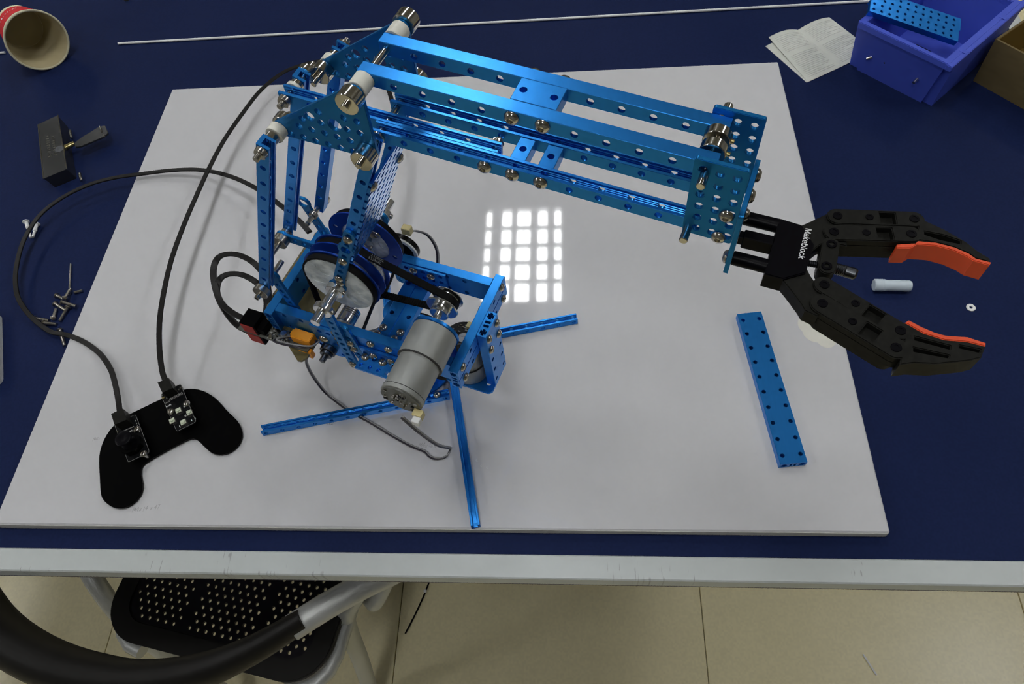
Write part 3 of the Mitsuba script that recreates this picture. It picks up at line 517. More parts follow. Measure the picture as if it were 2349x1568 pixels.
# gripper (top at 320 mm)
GZ = 320.0
G = {
'body': [[178.2,18.3],[210.2,17.1],[218.6,5.9],[218.1,-3.8],[217.7,-13.6],[208.1,-20.8],[181.2,-20.2],[181.2,18]],
'w1': [[177.5,5.0],[177.6,8.3],[182.5,8.6],[182.5,4.8]], 'w2': [[190.8,6.1],[191.0,7.9],[199.6,7.5],[199.6,5.1]], 'w3': [[176.6,-10.7],[176.5,-7.3],[183.3,-7.7],[183.5,-9.0],[198.4,-9.7],[198.4,-11.8]],
'yoke_u': [[209.5,17.1],[216.3,24.4],[222.5,31.4],[228.7,34.7],[233.3,22.9],[234.5,11.0],[227.3,11.1],[221.7,8.1],[218.7,2.9],[214.9,4.7]],
'yoke_l': [[208.1,-20.8],[212,-10],[217.7,-9.0],[220.6,-13.5],[225.9,-19.4],[230.0,-27.8],[228.0,-37.1],[221.6,-35.5],[219.3,-32.4],[213.5,-26.1]],
'tip_u': [[266.2,24.5],[265.9,36.7],[269.3,38.8],[278.5,35.8],[289.3,30.6],[295.2,26.1],[300.6,23.3],[301.0,20.7],[294.2,21.1],[290.8,23.3],[284.1,25.2],[275.6,25.6]],
'slot_u': [[269.3,31.4],[277.9,31.7],[286.5,30.4],[286.7,28.4],[277.7,28.2],[269.5,29.4]],
'pad_u': [[257.5,18.5],[266.2,22.1],[266.9,23.9],[275.6,25.6],[284.1,25.2],[290.8,23.3],[294.2,21.1],[301.3,20.8],[300.7,18.6],[293.4,19.2],[290.0,21.1],[283.3,23.0],[275.3,23.4],[266.7,21.5],[264.0,18.0],[257.7,16.0]],
'tip_l': [[267.4,-37.8],[267.0,-28.7],[275.2,-32.1],[284.5,-32.8],[294.3,-30.8],[302.0,-30.6],[300.7,-37.3],[296.3,-40.5],[282.3,-47.3],[272.7,-50.0],[267.0,-53.1]],
'slot_l1': [[271.6,-35.2],[287.3,-35.3],[287.5,-37.3],[271.8,-37.1]], 'slot_l2': [[271.8,-41.5],[287.3,-40.7],[287.0,-42.3],[272.0,-43.7]], 'slot_l3': [[291.1,-33.7],[300.0,-33.0],[299.7,-34.8],[291.2,-35.1]],
'pad_l': [[266.7,-28.7],[268.2,-26.7],[274.0,-28.7],[279.9,-30.0],[284.7,-30.2],[294.1,-27.9],[301.9,-28.6],[301.9,-30.6],[294.3,-30.6],[284.5,-32.8],[275.2,-32.1]]}
P = {k: sg.Polygon(v).buffer(0) for k, v in G.items()}
hub = sg.Polygon([[198.6,18.2],[210.2,17.1],[218.6,5.9],[218.1,-3.8],[217.7,-13.6],[208.1,-20.8],[198.6,-20.6]])
GR = rp('gripper', tm([polych(hub, 11, GZ - 11, .5), box(183.4, 199, -.6, 5.4, GZ - 9, GZ, ch=.5), box(181.2, 184, -.2, 4.6, GZ - 7, GZ - 1, ch=.3), along(cyl(3.85, 19.5, 24, .4), (181.2, 16.3, GZ - 4), (1, -.01, 0)), along(cyl(3.8, 19.5, 24, .4), (181.2, -12.2, GZ - 4), (1, -.01, 0))]), 'm_gripblack', smooth=25, label='black two finger gripper')
rp('motor', along(cyl(2.2, 13, 24, .4), (186.5, 9.4, GZ - 10), (1, -.06, 0)), 'm_motor', GR)
rp('yoke', polych(P['yoke_u'], 9, GZ - 10.5, .5), 'm_grip', GR, smooth=20); rp('yoke', polych(P['yoke_l'], 9, GZ - 10.5, .5), 'm_grip', GR, smooth=20)
rp('nameplate_lettering', mv(meshkit.text_mesh('Makeblock', 3.0, .12, bold=True), mat((0, -1, 0), (1, 0, 0), (0, 0, 1), (212.6, 15.6, GZ + .02))), 'm_print', GR, smooth=False, label='white lettering Makeblock')
rp('slider', polych(capsule((226.4, 8.0), (227.0, -7.5), 4.3), 9, GZ - 8, .5), 'm_grip', GR, smooth=20)
for y in (7.6, -7.2): rp('slider_pin', sh(ring(1.3, 2.6, .7, 24, .2), 226.6, y, GZ + 1), 'm_gripblack', GR)
rp('lead_screw', along(lathe([(1.9 if i % 2 else 1.45, i * .45) for i in range(33)], 16), (216.5, -3.9, GZ - 4), (1, .05, 0)), 'm_dark_steel', GR)
rp('screw_knob', along(tm([lathe([(3.1 if i % 2 else 2.8, i * .5) for i in range(11)], 20), sh(lathe([(3.0, 0), (3.0, 4.8), (2.2, 5.8)], 20), z=5.2)]), (231.2, -3.2, GZ - 4), (1, -.04, 0)), 'm_dark_steel', GR)
def finger(a, b, r):
    a, b = np.array(a), np.array(b); u = (b - a) / np.linalg.norm(b - a); L = np.linalg.norm(b - a)
    s = capsule(a, b, r); mid = sg.LineString([a + u * L * .56, a + u * L * .76]).buffer(r * .72, cap_style='flat')
    return [polych(s, 5.0, GZ - 9, .4), polych(s.difference(mid), 4.4, GZ - 4.4, .5), poly(sg.LineString([a + u * 3, b - u * 2]).buffer(r * .8), 6, GZ - 15)]
for a, b, r in (((226.6, 28.6), (263.6, 38.3), 5.3), ((226.6, 17.2), (263.4, 27.6), 5.3), ((227.6, -18.2), (265.2, -34.0), 5.2), ((228.6, -29.8), (264.4, -44.2), 5.9)):
    k = rp('finger_link', tm(finger(a, b, r)), 'm_grip', GR, smooth=20)
    for q, sc in ((a, 1.0), ((a[0] * .58 + b[0] * .42, a[1] * .58 + b[1] * .42), .8), (b, 1.0)):
        rp('pivot', sh(tm([ring(1.2 * sc, 2.5 * sc, .6, 24, .2), cyl(1.2 * sc, .35, 12)]), q[0], q[1], GZ - .05), 'm_gripblack', GR)
rp('fingertip', polych(P['tip_u'].difference(P['slot_u']), 12, GZ - 12, .5), 'm_grip', GR, smooth=20); rp('fingertip', polych(P['tip_l'].difference(so.unary_union([P['slot_l1'], P['slot_l2'], P['slot_l3']])), 12, GZ - 12, .5), 'm_grip', GR, smooth=20)
rp('tip_web', poly(P['tip_u'].buffer(-.6), 6, GZ - 10), 'm_gripblack', GR, smooth=20); rp('tip_web', poly(P['tip_l'].buffer(-.6), 6, GZ - 10), 'm_gripblack', GR, smooth=20)
rp('rubber_pad', polych(P['pad_u'].buffer(.05), 12.5, GZ - 12.4, .4), 'm_pad', GR, smooth=20, label='orange rubber pad'); rp('rubber_pad', polych(P['pad_l'].buffer(.05), 12.5, GZ - 12.4, .4), 'm_pad', GR, smooth=20, label='orange rubber pad')
# motor lead lying on the board
mw = np.array([[415.0, 39.0, 160.0], [417.5, 52.0, 120.0], [421.0, 68, 60], [424.5, 77, 22], [426.3, 74.3, 4.0], [423.2, 66.9, 1.4], [414.4, 64.8, 1.2], [407.2, 67.4, 1.2], [402.2, 72.1, 1.2], [388.3, 77.9, 1.2], [370.3, 87.7, 1.2], [347.3, 101.4, 1.2], [328.5, 111.7, 1.2], [311.9, 122.2, 3.0], [299, 131.0, 10], [293, 136.5, 30.0], [298, 132, 62], [309, 122.5, 92.0], [318, 116, 112]])
mw[:5] = [[419.0, 32.5, 158.0], [424.5, 37.5, 120.0], [428.5, 49, 70], [429.0, 66, 24], [427.2, 73.0, 4.0]]
put('wire', tube(spline(mw, 8), .85, 8), 'm_wire_dark', RB, label='dark strand of the motor lead'); put('wire', tube(spline(mw + [.9, 1.1, .2], 8), .85, 8), 'm_wire_grey', RB, label='grey strand of the motor lead')

# ================================================================== control cables and the game pad
GPo = [[101.1,111.5],[126.6,126.8],[147.4,137.3],[152.4,139.0],[161.0,139.1],[172.8,135.7],[186.7,127.5],[200.5,115.0],[213.8,103.7],[220.8,93.8],[222.6,84.1],[219.5,75.6],[212.8,69.8],[205.0,68.2],[196.3,70.3],[187.4,76.6],[178.3,83.6],[171.7,84.7],[166.1,82.5],[148.5,71.3],[134.1,60.7],[130.6,55.5],[132.3,48.3],[136.9,38.1],[138.1,30.0],[135.1,22.1],[128.8,16.6],[121.2,15.1],[112.6,17.0],[103.5,22.9],[98.5,29.8],[91.8,46.1],[85.3,62.8],[83.0,74.5],[83.6,86.5],[87.4,97.5],[94.1,106.4]]
gs = spline(np.c_[np.array(GPo + GPo[:1]), np.zeros(len(GPo) + 1)], 4)[:-1, :2]
GPK = thing('game_controller', 'black plate game controller with joystick and four buttons lying on the white board', 'game controller')
put('plate', polych(sg.Polygon(gs).buffer(0), 3.2, .8, .4), 'm_black', GPK, smooth=30)
def rr(quad, r=2.2): return sg.Polygon(quad).buffer(-r).buffer(r, quad_segs=5)
def module(quad, name):
    k = put(name, poly(rr(quad), 1.6, 10.4), 'm_pcb', GPK, smooth=20)
    o = np.array(quad[0]); u = np.array(quad[1]) - o; v = np.array(quad[3]) - o
    rim = rr(quad).buffer(-.15).difference(rr(quad).buffer(-.42)); put('outline', poly(rim, .04, 12.0), 'm_print_dim', k, smooth=False)
    return k, (lambda a, b: o + a * u + b * v)
def quadbox(quad, z0, z1): return poly(sg.Polygon(quad), z1 - z0, z0)
k, f = module([[93.8,96.8],[113.0,107.2],[139.9,67.2],[121.5,56.4]], 'joystick_module')
put('jack', quadbox([[96.1,101.8],[106.6,107.3],[114.2,95.6],[103.4,90.4]], 12.0, 24), 'm_grip', k, smooth=False)
JC = np.array([121.0, 73.6])
put('joystick', sh(lathe([(8.8, 0), (9, 1), (8.6, 5), (6.6, 8.5), (4.2, 10), (3.2, 13), (4.4, 15.5), (7.4, 16.4), (7.9, 17.4), (7.5, 18.6), (5.5, 19.2), (2.5, 18.6)], 40), JC[0], JC[1], 12), 'm_gripblack', k, smooth=40)
put('joystick_frame', poly(sg.Point(*JC).buffer(10.8, quad_segs=2), 7, 12), 'm_black', k, smooth=False)
def standoff(x, y, k):
    put('standoff', sh(cyl(2.2, 6.5, 16), x, y, 3.9), 'm_steel_dull', k); put('screw', sh(DOME, x, y, 12.0), 'm_steel', k)
standoff(119.6, 90.6, k); standoff(134, 65.5, k)
def parts(k, f, spots):
    for i, (a, b_, w, h, m) in enumerate(spots):
        c = f(a, b_); d = f(a + .1, b_) - c; ang = math.degrees(math.atan2(d[1], d[0]))
        put('component', poly(sa.rotate(sg.box(c[0] - w / 2, c[1] - h / 2, c[0] + w / 2, c[1] + h / 2), ang, origin=tuple(c)), .8, 12.0), m, k, smooth=False)
parts(k, f, [(.08, .29, 2.6, 1.6, 'm_brass'), (.04, .22, 1.2, 1.8, 'm_steel')] + [(.25 + .06 * i, .27, 1.0, .9, 'm_print_dim') for i in range(9)] + [(.45 + .08 * i, .345, 1.0, 2.0, 'm_print_dim') for i in range(3)] + [(.9, .16 + .07 * i, .6, 1.6, 'm_print_dim') for i in range(5)])
k, f = module([[131.7,129.0],[149.6,140.9],[177.7,98.6],[160.5,88.1]], 'button_module')
put('jack', quadbox([[133.0,135.8],[143.0,140.9],[150.6,129.7],[141.3,124.6]], 12.0, 24), 'm_grip', k, smooth=False)
for x, y in ((157.0, 110.0), (168.9, 107.8), (153.9, 98.9), (165.6, 97.4)):
    q = sa.rotate(sg.box(x - 2.9, y - 2.9, x + 2.9, y + 2.9), 31, origin=(x, y))
    bk = put('button', poly(q, 2.2, 12.0), 'm_steel_dull', k, smooth=False); 
    put('cap', tm([poly(q.buffer(-.45), .5, 14.2), sh(cyl(1.75, 1.2, 20, .2), x, y, 14.6)]), 'm_button', k, smooth=30)
standoff(148.6, 109.6, k); standoff(162.2, 118.3, k)
parts(k, f, [(.06, .12, 2.6, 1.8, 'm_brass'), (.05, .05, 1.0, 1.6, 'm_print_dim'), (.92, .1, 1.6, 1.6, 'm_steel'), (.82, .115, 1.2, 1.2, 'm_steel')] + [(.2 + .075 * i, .165, 1.0, .8, 'm_print_dim') for i in range(8)] + [(.3 + .065 * i, .24 + .03 * (j - .5), .8, 1.1, 'm_print_dim') for i in range(10) for j in range(2)]
      + [(.04 + .05 * i, .27, .4, 1.5, 'm_print_dim') for i in range(5)] + [(.04 + .05 * i, .36, .5, 1.4, 'm_print') for i in range(5)] + [(.22, .93, .7, 2.2, 'm_print'), (.4, .93, .7, 2.2, 'm_print'), (.78, .93, .7, 2.2, 'm_print'), (.95, .93, .7, 2.2, 'm_print'), (.62, .77, 1.7, 2.2, 'm_print_dim'), (.75, .56, 2.0, 1.2, 'm_print')])
C1 = [[137.2,140.3,18.0],[132.5,150.2,22.0],[126.3,172.1,28.0],[121.1,199.7,34.0],[118.0,229.6,38.0],[114.7,273.7,40.0],[114.8,322.0,40.0],[116.2,368.8,38.0],[117.3,416.9,34.0],[121.5,468.1,30.0],[132.0,522.2,26.0],[144.7,564.7,24.0],[166.0,599.0,22.0],[191.7,616.4,20.0],[214.7,621.0,20.0],[251.7,615.8,22.0],[284.3,599.6,26.0],[308.3,562.5,34.0],[325.5,515.9,45.0],[339.7,466.0,60.0],[349.4,421.8,70],[353,372.6,72],[345,325.7,72],[330,290,74],[310,262,86],[300,246,100]]
C2 = [[99.5,107.8,18.0],[94.6,119.8,19.0],[83.2,139.0,16.0],[68.5,159.0,11.0],[47.2,179.9,5.0],[25.5,194.8,2.4],[6.4,203.9,1.6],[-12.7,210.9,-2],[-29.7,215.6,-3.0],[-56.7,233.5,-2.0],[-78.2,254.4,0.0],[-89.8,274.4,2.0],[-98.4,301.0,4.0],[-103.1,338.3,6.0],[-96.5,373.4,8.0],[-77.9,399.7,9.0],[-51.4,420.1,9.0],[-21.2,431.1,9.0],[15.8,437.8,8.0],[55.7,439.9,10.0],[96.9,432.1,16.0],[142.4,409.6,26.0],[187.6,375.2,40.0],[229.3,332.7,60.0],[270.9,282.7,90.0],[298,244,117.0]]
single('cable', flat(C1, 2.7, 1.0), 'm_cable', 'black flat cable from the button module arching past the top edge of the board', 'cable')
single('cable', flat(C2, 2.7, 1.0), 'm_cable', 'black flat cable from the joystick module looping far out over the blue table', 'cable')

# ================================================================== loose beam on the board
LB24 = mv(tm(beam24(160, False)), mat((math.cos(math.radians(-83.75)), math.sin(math.radians(-83.75)), 0), (math.sin(math.radians(83.75)), math.cos(math.radians(83.75)), 0), (0, 0, 1), (717.6, 217.8, 4.05)))
single('beam', LB24, 'm_blue', 'loose flat blue aluminium beam with two rows of holes lying on the right of the board', 'beam', smooth=20)

# ================================================================== things on the blue table, left side
K = thing('paper_cup', 'cream paper cup with a red band lying on its side at the upper left', 'cup')
bc, rc = np.array([-262.0, 734.0, 19.5]), np.array([-206.5, 682.0, 30.5]); ax = rc - bc; H = np.linalg.norm(ax)
def cshell(z0, z1, o, i):
    r = lambda z: 28.5 + 11.0 * z / H
    cs = m3.CrossSection([[(r(z0) + i, z0), (r(z0) + o, z0), (r(z1) + o, z1), (r(z1) + i, z1)]], m3.FillRule.EvenOdd)
    return tm(m3.Manifold.revolve(cs, 72))
put('body', along(tm([cshell(0, H, 0, -.35), sh(cyl(28.3, .5, 64), z=4)]), bc, ax), 'm_cup', K, smooth=40)
put('lining', along(tm([cshell(4.6, H - .2, -.36, -.6), sh(cyl(28.4, .3, 64), z=4.5)]), bc, ax), 'm_cup_in', K, smooth=40, label='stained inner lining')
put('red_band', along(cshell(14, H - 13, .25, .02), bc, ax), 'm_cup_red', K, smooth=40, label='red printed band')
put('rolled_rim', along(sh(tm(m3.Manifold.revolve(m3.CrossSection([[(39.6 + a, b_) for a, b_ in circ(1.5, 12)]], m3.FillRule.EvenOdd), 72)), z=H), bc, ax), 'm_cup', K, smooth=50)
x, y, z = axis_frame(ax)
marks = []
for i in range(8):
    a = math.radians(78 + i * 7.0); r = 28.5 + 11 * 34 / H + .35; n = math.cos(a) * x + math.sin(a) * y; tdir = -math.sin(a) * x + math.cos(a) * y
    marks.append(mv(box(-1.0, 1.0, -2.6 + (i % 3), 2.4 - (i % 2), 0, .15), mat(tdir, z, n, bc + z * 36 + n * r)))
put('print', tm(marks), 'm_print', K, smooth=False, label='small white print')
K = thing('binder_clip', 'large black bulldog clip with a lever handle lying on the blue table', 'clip')
qt = [[-161, 533.5], [-139.5, 550], [-89.2, 449.5], [-114.2, 434]]
cq = np.mean(qt, axis=0)
top = sg.Polygon(qt).buffer(-1.2).buffer(1.2)
body = m3.Manifold.batch_hull([tmm(poly(top, 1.0, 8)), tmm(poly(sa.translate(sa.scale(top, .97, .97), 2, 1), 1.0, -9.8))])
u = np.array([50.3, -101.0]) / np.hypot(50.3, 101); v2 = np.array([-u[1], u[0]])
put('body', tm(body), 'm_clip', K, smooth=25)
for p, q in ((qt[0], qt[3]), (qt[1], qt[2])): put('edge', tube([[*p, 8.6], [*(np.array(p) * .5 + np.array(q) * .5), 8.8], [*q, 8.6]], .9, 8), 'm_clip_edge', K)
put('rivet', sh(cyl(6.0, .5, 32, .2), -112.5, 485.5, 9), 'm_dark_steel', K)
emb = []
for i, g_ in enumerate('EERO EE'):
    pass
for row, (n, off) in enumerate(((10, -3.6), (9, 3.2))):
    for i in range(n):
        c = cq - u * 22 + u * (i * 4.6 + row * 4) + v2 * off
        for a, b_, w, h in ((0, 0, .7, 3.6), (1.2, 1.4, 1.6, .7), (1.2, 0, 1.4, .6), (1.2, -1.4, 1.6, .7))[:3 + (i * 7 + row) % 2]:
            p = c + u * a + v2 * b_; emb.append(poly(sa.rotate(sg.box(p[0] - w / 2, p[1] - h / 2, p[0] + w / 2, p[1] + h / 2), math.degrees(math.atan2(u[1], u[0])), origin=tuple(p)), .35, 9))
put('embossing', tm(emb), 'm_clip_edge', K, smooth=False, label='shiny embossed lettering')
put('spring_pin', along(tm([cyl(4.0, 5, 24, .6), sh(cyl(3.2, 16, 24, .5), z=0)]), (-113, 491, 4), (.8, .55, .05)), 'm_brass', K)
hp = [(-99, 499), (-93, 508.5), (-77, 526), (-68, 530), (-58, 515), (-62, 508), (-86, 492.5), (-95, 491)]
put('handle', polych(sg.Polygon(hp).buffer(-1.5).buffer(1.5), 2.4, 4, .5), 'm_clip', K, smooth=25)
for p, q in (((-74, 527.5), (-67, 516.5)), ((-63, 511), (-60, 507))): put('handle_curl', tube([[*p, 6.6], [*(np.array(p) * .5 + np.array(q) * .5), 7], [*q, 6.6]], 1.1, 10), 'm_clip_edge', K)
for p, q in (((-122, 531.5), (-114.5, 517)), ((-79.5, 452), (-72.5, 439))): put('jaw_curl', tube([[*p, -2], [*(np.array(p) * .5 + np.array(q) * .5), -1], [*q, -2]], 1.8, 12), 'm_clip_edge', K)
single('rod', tube(np.linspace([-121.3, 721.1, -8.2], [1046, 730.4, -8.2], 3), 1.75, 14), 'm_white', 'long thin white rod lying across the back of the blue table', 'rod')
single('rod', tube(np.linspace([-520, 694, -8.2], [-296.9, 713.5, -8.2], 3), 1.75, 14), 'm_white', 'end of a thin white rod at the left edge below the paper cup', 'rod')
for i, (hd, tl) in enumerate((((-125.2, 378, -6), (-111.4, 355.0, -7.9)), ((-109.0, 374, -6), (-108.0, 356, -7.9)))):
    hd, tl = np.array(hd), np.array(tl); d = tl - hd; L = np.linalg.norm(d)
    single('rivet_pin', along(tm([cyl(3.9, 1.6, 24, .5), sh(lathe([(2.0, 0), (2.0, 7), (2.4, 7.2), (2.4, 9.5), (1.6, 10), (1.5, L)], 20), z=1.5)]), hd, d), 'm_white',
           ('left one of two small white plastic pins on the blue table', 'right one of two small white plastic pins, half under the black cable')[i], 'pin', 'white plastic pins')
single('hex_key', tube(spline([[-44.2, 312.5, -8.6], [-37, 291, -8.6], [-30.6, 271.5, -8.5], [-28.3, 268.2, -7.5]], 6), 1.0, 6), 'm_steel', 'thin steel hex key standing out above the pile of screws', 'hex key')
scr = [((-44.3, 266.4), (-27.5, 258.8), 0, 'upper left screw of the pile beside the hex key'), ((-28.9, 258.5), (-28.1, 274.5), 2.2, 'screw pointing up at the foot of the hex key'), ((-41.4, 255.2), (-23.0, 244.6), 0, 'screw in the middle of the pile with its head on the left'),
       ((-31.6, 255.6), (-12.2, 249.5), 2.2, 'screw on the right of the pile pointing to the board'), ((-22.4, 250.6), (-26.8, 231.2), 0, 'screw pointing down from the middle of the pile'), ((-34.2, 233.2), (-37.2, 248.2), 0, 'screw standing alone above the two level screws'),
       ((-57.8, 235.1), (-38.8, 232.4), 0, 'upper of two level screws beside the black cable'), ((-45.4, 228.9), (-27.8, 227.3), 0, 'lower of two level screws above the black cable'), ((-22.3, 220.8), (-8.8, 199.0), -.8, 'screw lying under the black cable by the board edge')]
for a, b_, dz, lab in scr:
    hd, tl = np.array([*a, -6.4 + dz]), np.array([*b_, -7.9 + dz]); d = tl - hd; L = np.linalg.norm(d)
    th = [(1.95 if i % 2 else 1.7, 2.2 + i * .4) for i in range(int((L - 2.2) / .4))]
    k = thing('screw', lab, 'screw', 'loose steel screws')
    put('head', along(sh(mv(DOME, np.diag([1, 1, -1, 1])), z=2.3), hd, d), 'm_steel', k); put('shank', along(lathe(th, 16), hd, d), 'm_steel_dull', k)
single('grub_screw', tube(np.linspace([-23.8, 270.4, -8.2], [-14.8, 273.2, -8.2], 3), 1.6, 12), 'm_steel', 'short headless steel pin right of the hex key', 'screw')
single('nut', sh(poly(sg.Polygon(circ(3.4, 6)).difference(sg.Point(0, 0).buffer(1.7)), 2.8), -204.4, 726.5, TZ + .05), 'm_steel', 'small steel nut on the table right of the paper cup', 'nut')
single('spacer', sh(ring(2, 4.2, 6, 28), -144.8, 831.5, TZ + .05), 'm_brass', 'small brass spacer at the top edge of the picture', 'spacer')
wl = sg.box(-150, 110, -75, 222).buffer(-12).buffer(12, quad_segs=10)
wl = sa.rotate(sg.box(-155, 158, -72.5, 260).buffer(-9).buffer(9, quad_segs=10), 24, origin=(-72, 175))
K = thing('plastic_lid', 'white rounded plastic lid at the left edge of the picture', 'lid')
put('top', polych(sa.translate(wl, 6, -6), 5, -1, 1.5), 'm_white', K, smooth=40); put('skirt', poly(sa.translate(wl, 6, -6).buffer(-2), 9, TZ + .05), 'm_white', K, smooth=40)

# ================================================================== things on the blue table, right side
def sheet(name, quad, zs, label, folds=None, lines=True, nx=14, ny=10, parent=None):
    A, B_, C_, D_ = [np.array(q, float) for q in quad]; v, fc = [], []
    for j in range(ny + 1):
        for i in range(nx + 1):
            a, b_ = i / nx, j / ny; p = (A * (1 - a) + B_ * a) * (1 - b_) + (D_ * (1 - a) + C_ * a) * b_
            v.append([*p, zs(a, b_)])
    for j in range(ny):
        for i in range(nx):
            q = j * (nx + 1) + i; fc += [[q, q + 1, q + nx + 2], [q, q + nx + 2, q + nx + 1]]
    m = trimesh.Trimesh(v, fc, process=False); w = m.copy(); w.vertices[:, 2] -= .12; w.invert(); return tm([m, w]), (lambda a, b_: np.array([*((A * (1 - a) + B_ * a) * (1 - b_) + (D_ * (1 - a) + C_ * a) * b_), zs(a, b_)]))
K = thing('leaflet', 'folded white instruction leaflet with fine print lying beside the blue bin', 'leaflet')
m, _ = sheet('l', [(798.4, 648), (843, 676), (885, 601), (838.5, 574)], lambda a, b_: TZ + .4 + .3 * a, '')
put('under_page', m, 'm_paper', K, smooth=True)
pages = (('page', [(804.5, 663.5), (843.5, 676), (886, 600.5), (840, 574.2)], lambda a, b_: TZ + 1.0 + 5.0 * (1 - b_) * math.sin(a * math.pi * .92) ** 1.0 + 1.2 * (1 - a) * (1 - b_)),
         ('page', [(843.5, 676), (889, 699.5), (931, 627), (886, 600.5)], lambda a, b_: TZ + 1.2 + 5.5 * (1 - b_) * math.sin(a * math.pi * .95) * .8))
for nm, q, zs in pages:
    m, fn = sheet(nm, q, zs, ''); kk = put(nm, m, 'm_paper', K, smooth=True)
    tl = []
    for i in range(26):
        b_ = .08 + .034 * i
        if abs(b_ - .45) < .035: continue
        r0, r1 = .10 + .03 * rng.random(), (.90 if rng.random() < .75 else rng.uniform(.5, .85))
        for s in range(6):
            p0, p1 = fn(r0 + (r1 - r0) * s / 6, b_), fn(r0 + (r1 - r0) * (s + 1) / 6, b_); d = p1 - p0; L = np.linalg.norm(d); xx = d / L; zz = np.array([0, 0, 1.0]); yy = np.cross(zz, xx); yy /= np.linalg.norm(yy)
            tl.append(mv(box(0, L, -.22, .22, .03, .06), mat(xx, yy, np.cross(xx, yy), p0)))
    put('print', tm(tl), 'm_print_dim', kk, smooth=False, label='lines of tiny grey print')
K = thing('storage_bin', 'blue plastic stacking bin full of parts at the upper right of the table', 'bin')
fl_, fr_ = np.array([885.0, 595.0]), np.array([964.5, 511.5]); ud = (fr_ - fl_) / np.linalg.norm(fr_ - fl_); wd = np.array([-ud[1], ud[0]]); WB_, DB, HB = float(np.linalg.norm(fr_ - fl_)), 150.0, 68.0
def bq(x, y): return fl_ + ud * x + wd * y        # bin coordinates: x along the front, y backwards
def bpoly(x0, x1, y0, y1): return sg.Polygon([bq(x0, y0), bq(x1, y0), bq(x1, y1), bq(x0, y1)])
def taper(o, z0, z1, t=3.0, i=10.0): return m3.Manifold.batch_hull([tmm(poly(bpoly(*o), .5, z1 - .5)), tmm(poly(bpoly(o[0] + i, o[1] - i, o[2] + i, o[3] - i), .5, z0))])
outer = taper((3, WB_ - 3, 3, DB), TZ + .05, TZ + HB); inner = taper((6, WB_ - 6, 6, DB - 3), TZ + 2.5, TZ + HB + 1)
put('tub', tm(outer - inner), 'm_bin', K, smooth=20)
rim = bpoly(0, WB_, 0, DB + 3).buffer(-1).buffer(1).difference(bpoly(7, WB_ - 8, 7, DB - 4))
put('rim', polych(rim, 8, TZ + HB - 7.5, .7), 'm_bin', K, smooth=20)
for x0, x1 in ((-4, 7), (WB_ - 8, WB_ + 4)): put('side_rail', tm(m3.Manifold.batch_hull([tmm(poly(bpoly(x0, x1, 8, DB + 2), .5, TZ + HB - 5)), tmm(poly(bpoly(x0 + (8 if x0 < 0 else -8) * .6, x1 + (8 if x0 < 0 else -8) * .6, 16, DB - 6), .5, TZ + .1))]) - taper((6, WB_ - 6, 6, DB - 3), TZ + 2.5, TZ + HB + 1)), 'm_bin', K, smooth=20)
put('side_rail', polych(bpoly(WB_ - 2, WB_ + 5, -1, DB + 12).buffer(-.8).buffer(.8), 7, TZ + HB - 7, .7), 'm_bin', K, smooth=20)
for y in (28, 110): put('notch', poly(bpoly(WB_ - 5, WB_ + 3, y, y + 6), .3, TZ + HB + .45), 'm_bin', K, smooth=False)
def inbeam(a, b_, wv, label, grp):
    a, b_ = np.array(a, float), np.array(b_, float); d = b_ - a; L = np.linalg.norm(d); xx = d / L; yy = np.array([*wv, 0.0]); yy -= xx * (yy @ xx); yy /= np.linalg.norm(yy); zz = np.cross(xx, yy)
    s = sg.box(0, -9.2, L, 9.2).difference(so.unary_union([sg.Point(5 + 10.0 * i, y).buffer(1.7, quad_segs=4) for i in range(int((L - 6) // 10) + 1) for y in (-4.2, 4.2)]))
    g = tm([poly(s, 2.2, 0), box(0, L, -9.2, -7.6, -5, 0), box(0, L, 7.6, 9.2, -5, 0), box(0, L, -7.6, 7.6, -2.6, -2.2)])
    single('beam', mv(g, mat(xx, yy, zz, a)), 'm_blue', label, 'beam', grp, smooth=20)
inbeam((897.8, 612.5, 66), (1006, 592.5, 33), wd, 'blue perforated beam resting across the bin, the one nearer its front rim', 'blue beams in the bin')
inbeam((905.5, 630.8, 66.5), (1013, 611, 34), wd, 'blue perforated beam in the bin behind another beam, cut by the top of the picture', 'blue beams in the bin')
def loc(x, y, z): q = bq(x, y); return np.array([q[0], q[1], z])
single('cap', along(lathe([(5.8, 0), (6.2, .6), (5.8, 3), (4, 4)], 24), loc(WB_ - 18, 30, 27), (.2, -.4, 1)), 'm_white', 'round white cap among the parts in the bin corner', 'cap')
single('red_part', along(box(-6, 6, -4, 4, 0, 7, ch=1), loc(WB_ - 22, 16, 20), (.2, .3, 1), .6), 'm_red', 'dark red plastic piece in the front corner of the bin', 'plastic part')
single('red_part', along(box(-7, 7, -3.5, 3.5, 0, 6, ch=1), loc(WB_ - 42, 17, 20), (-.2, .3, 1), .2), 'm_red', 'dark red plastic piece below the beams in the middle of the bin', 'plastic part')
for i, (x, y) in enumerate(((30, 14), (36, 17), (62, 15), (70, 19), (52, 20), (78, 24), (44, 12), (88, 14))):
    p = loc(x, y, 19 + 2 * (i % 3)); a = np.array([math.cos(i * 1.9), math.sin(i * 1.9), .35])
    single('bin_screw', along(tm([DOME, sh(cyl(1.9, 12, 12), z=-12)]), p, a), 'm_steel', 'steel screw among the parts in the blue bin', 'screw', 'screws in the blue bin')
put('parts_heap', along(lathe([(40, 0), (36, 5), (20, 8), (4, 9)], 12), loc(WB_ / 2 - 4, 56, TZ + 4), (0, 0, 1)), 'm_gripblack', 'storage_bin', smooth=False, kind='stuff', label='dark heap of small parts')
K = thing('cardboard_box', 'open brown cardboard box at the right edge beside the blue bin', 'box')
c0 = np.array([1035.0, 564.5]); e1 = np.array([.62, -.785]); e2 = np.array([.785, .62]); CH = 60.0
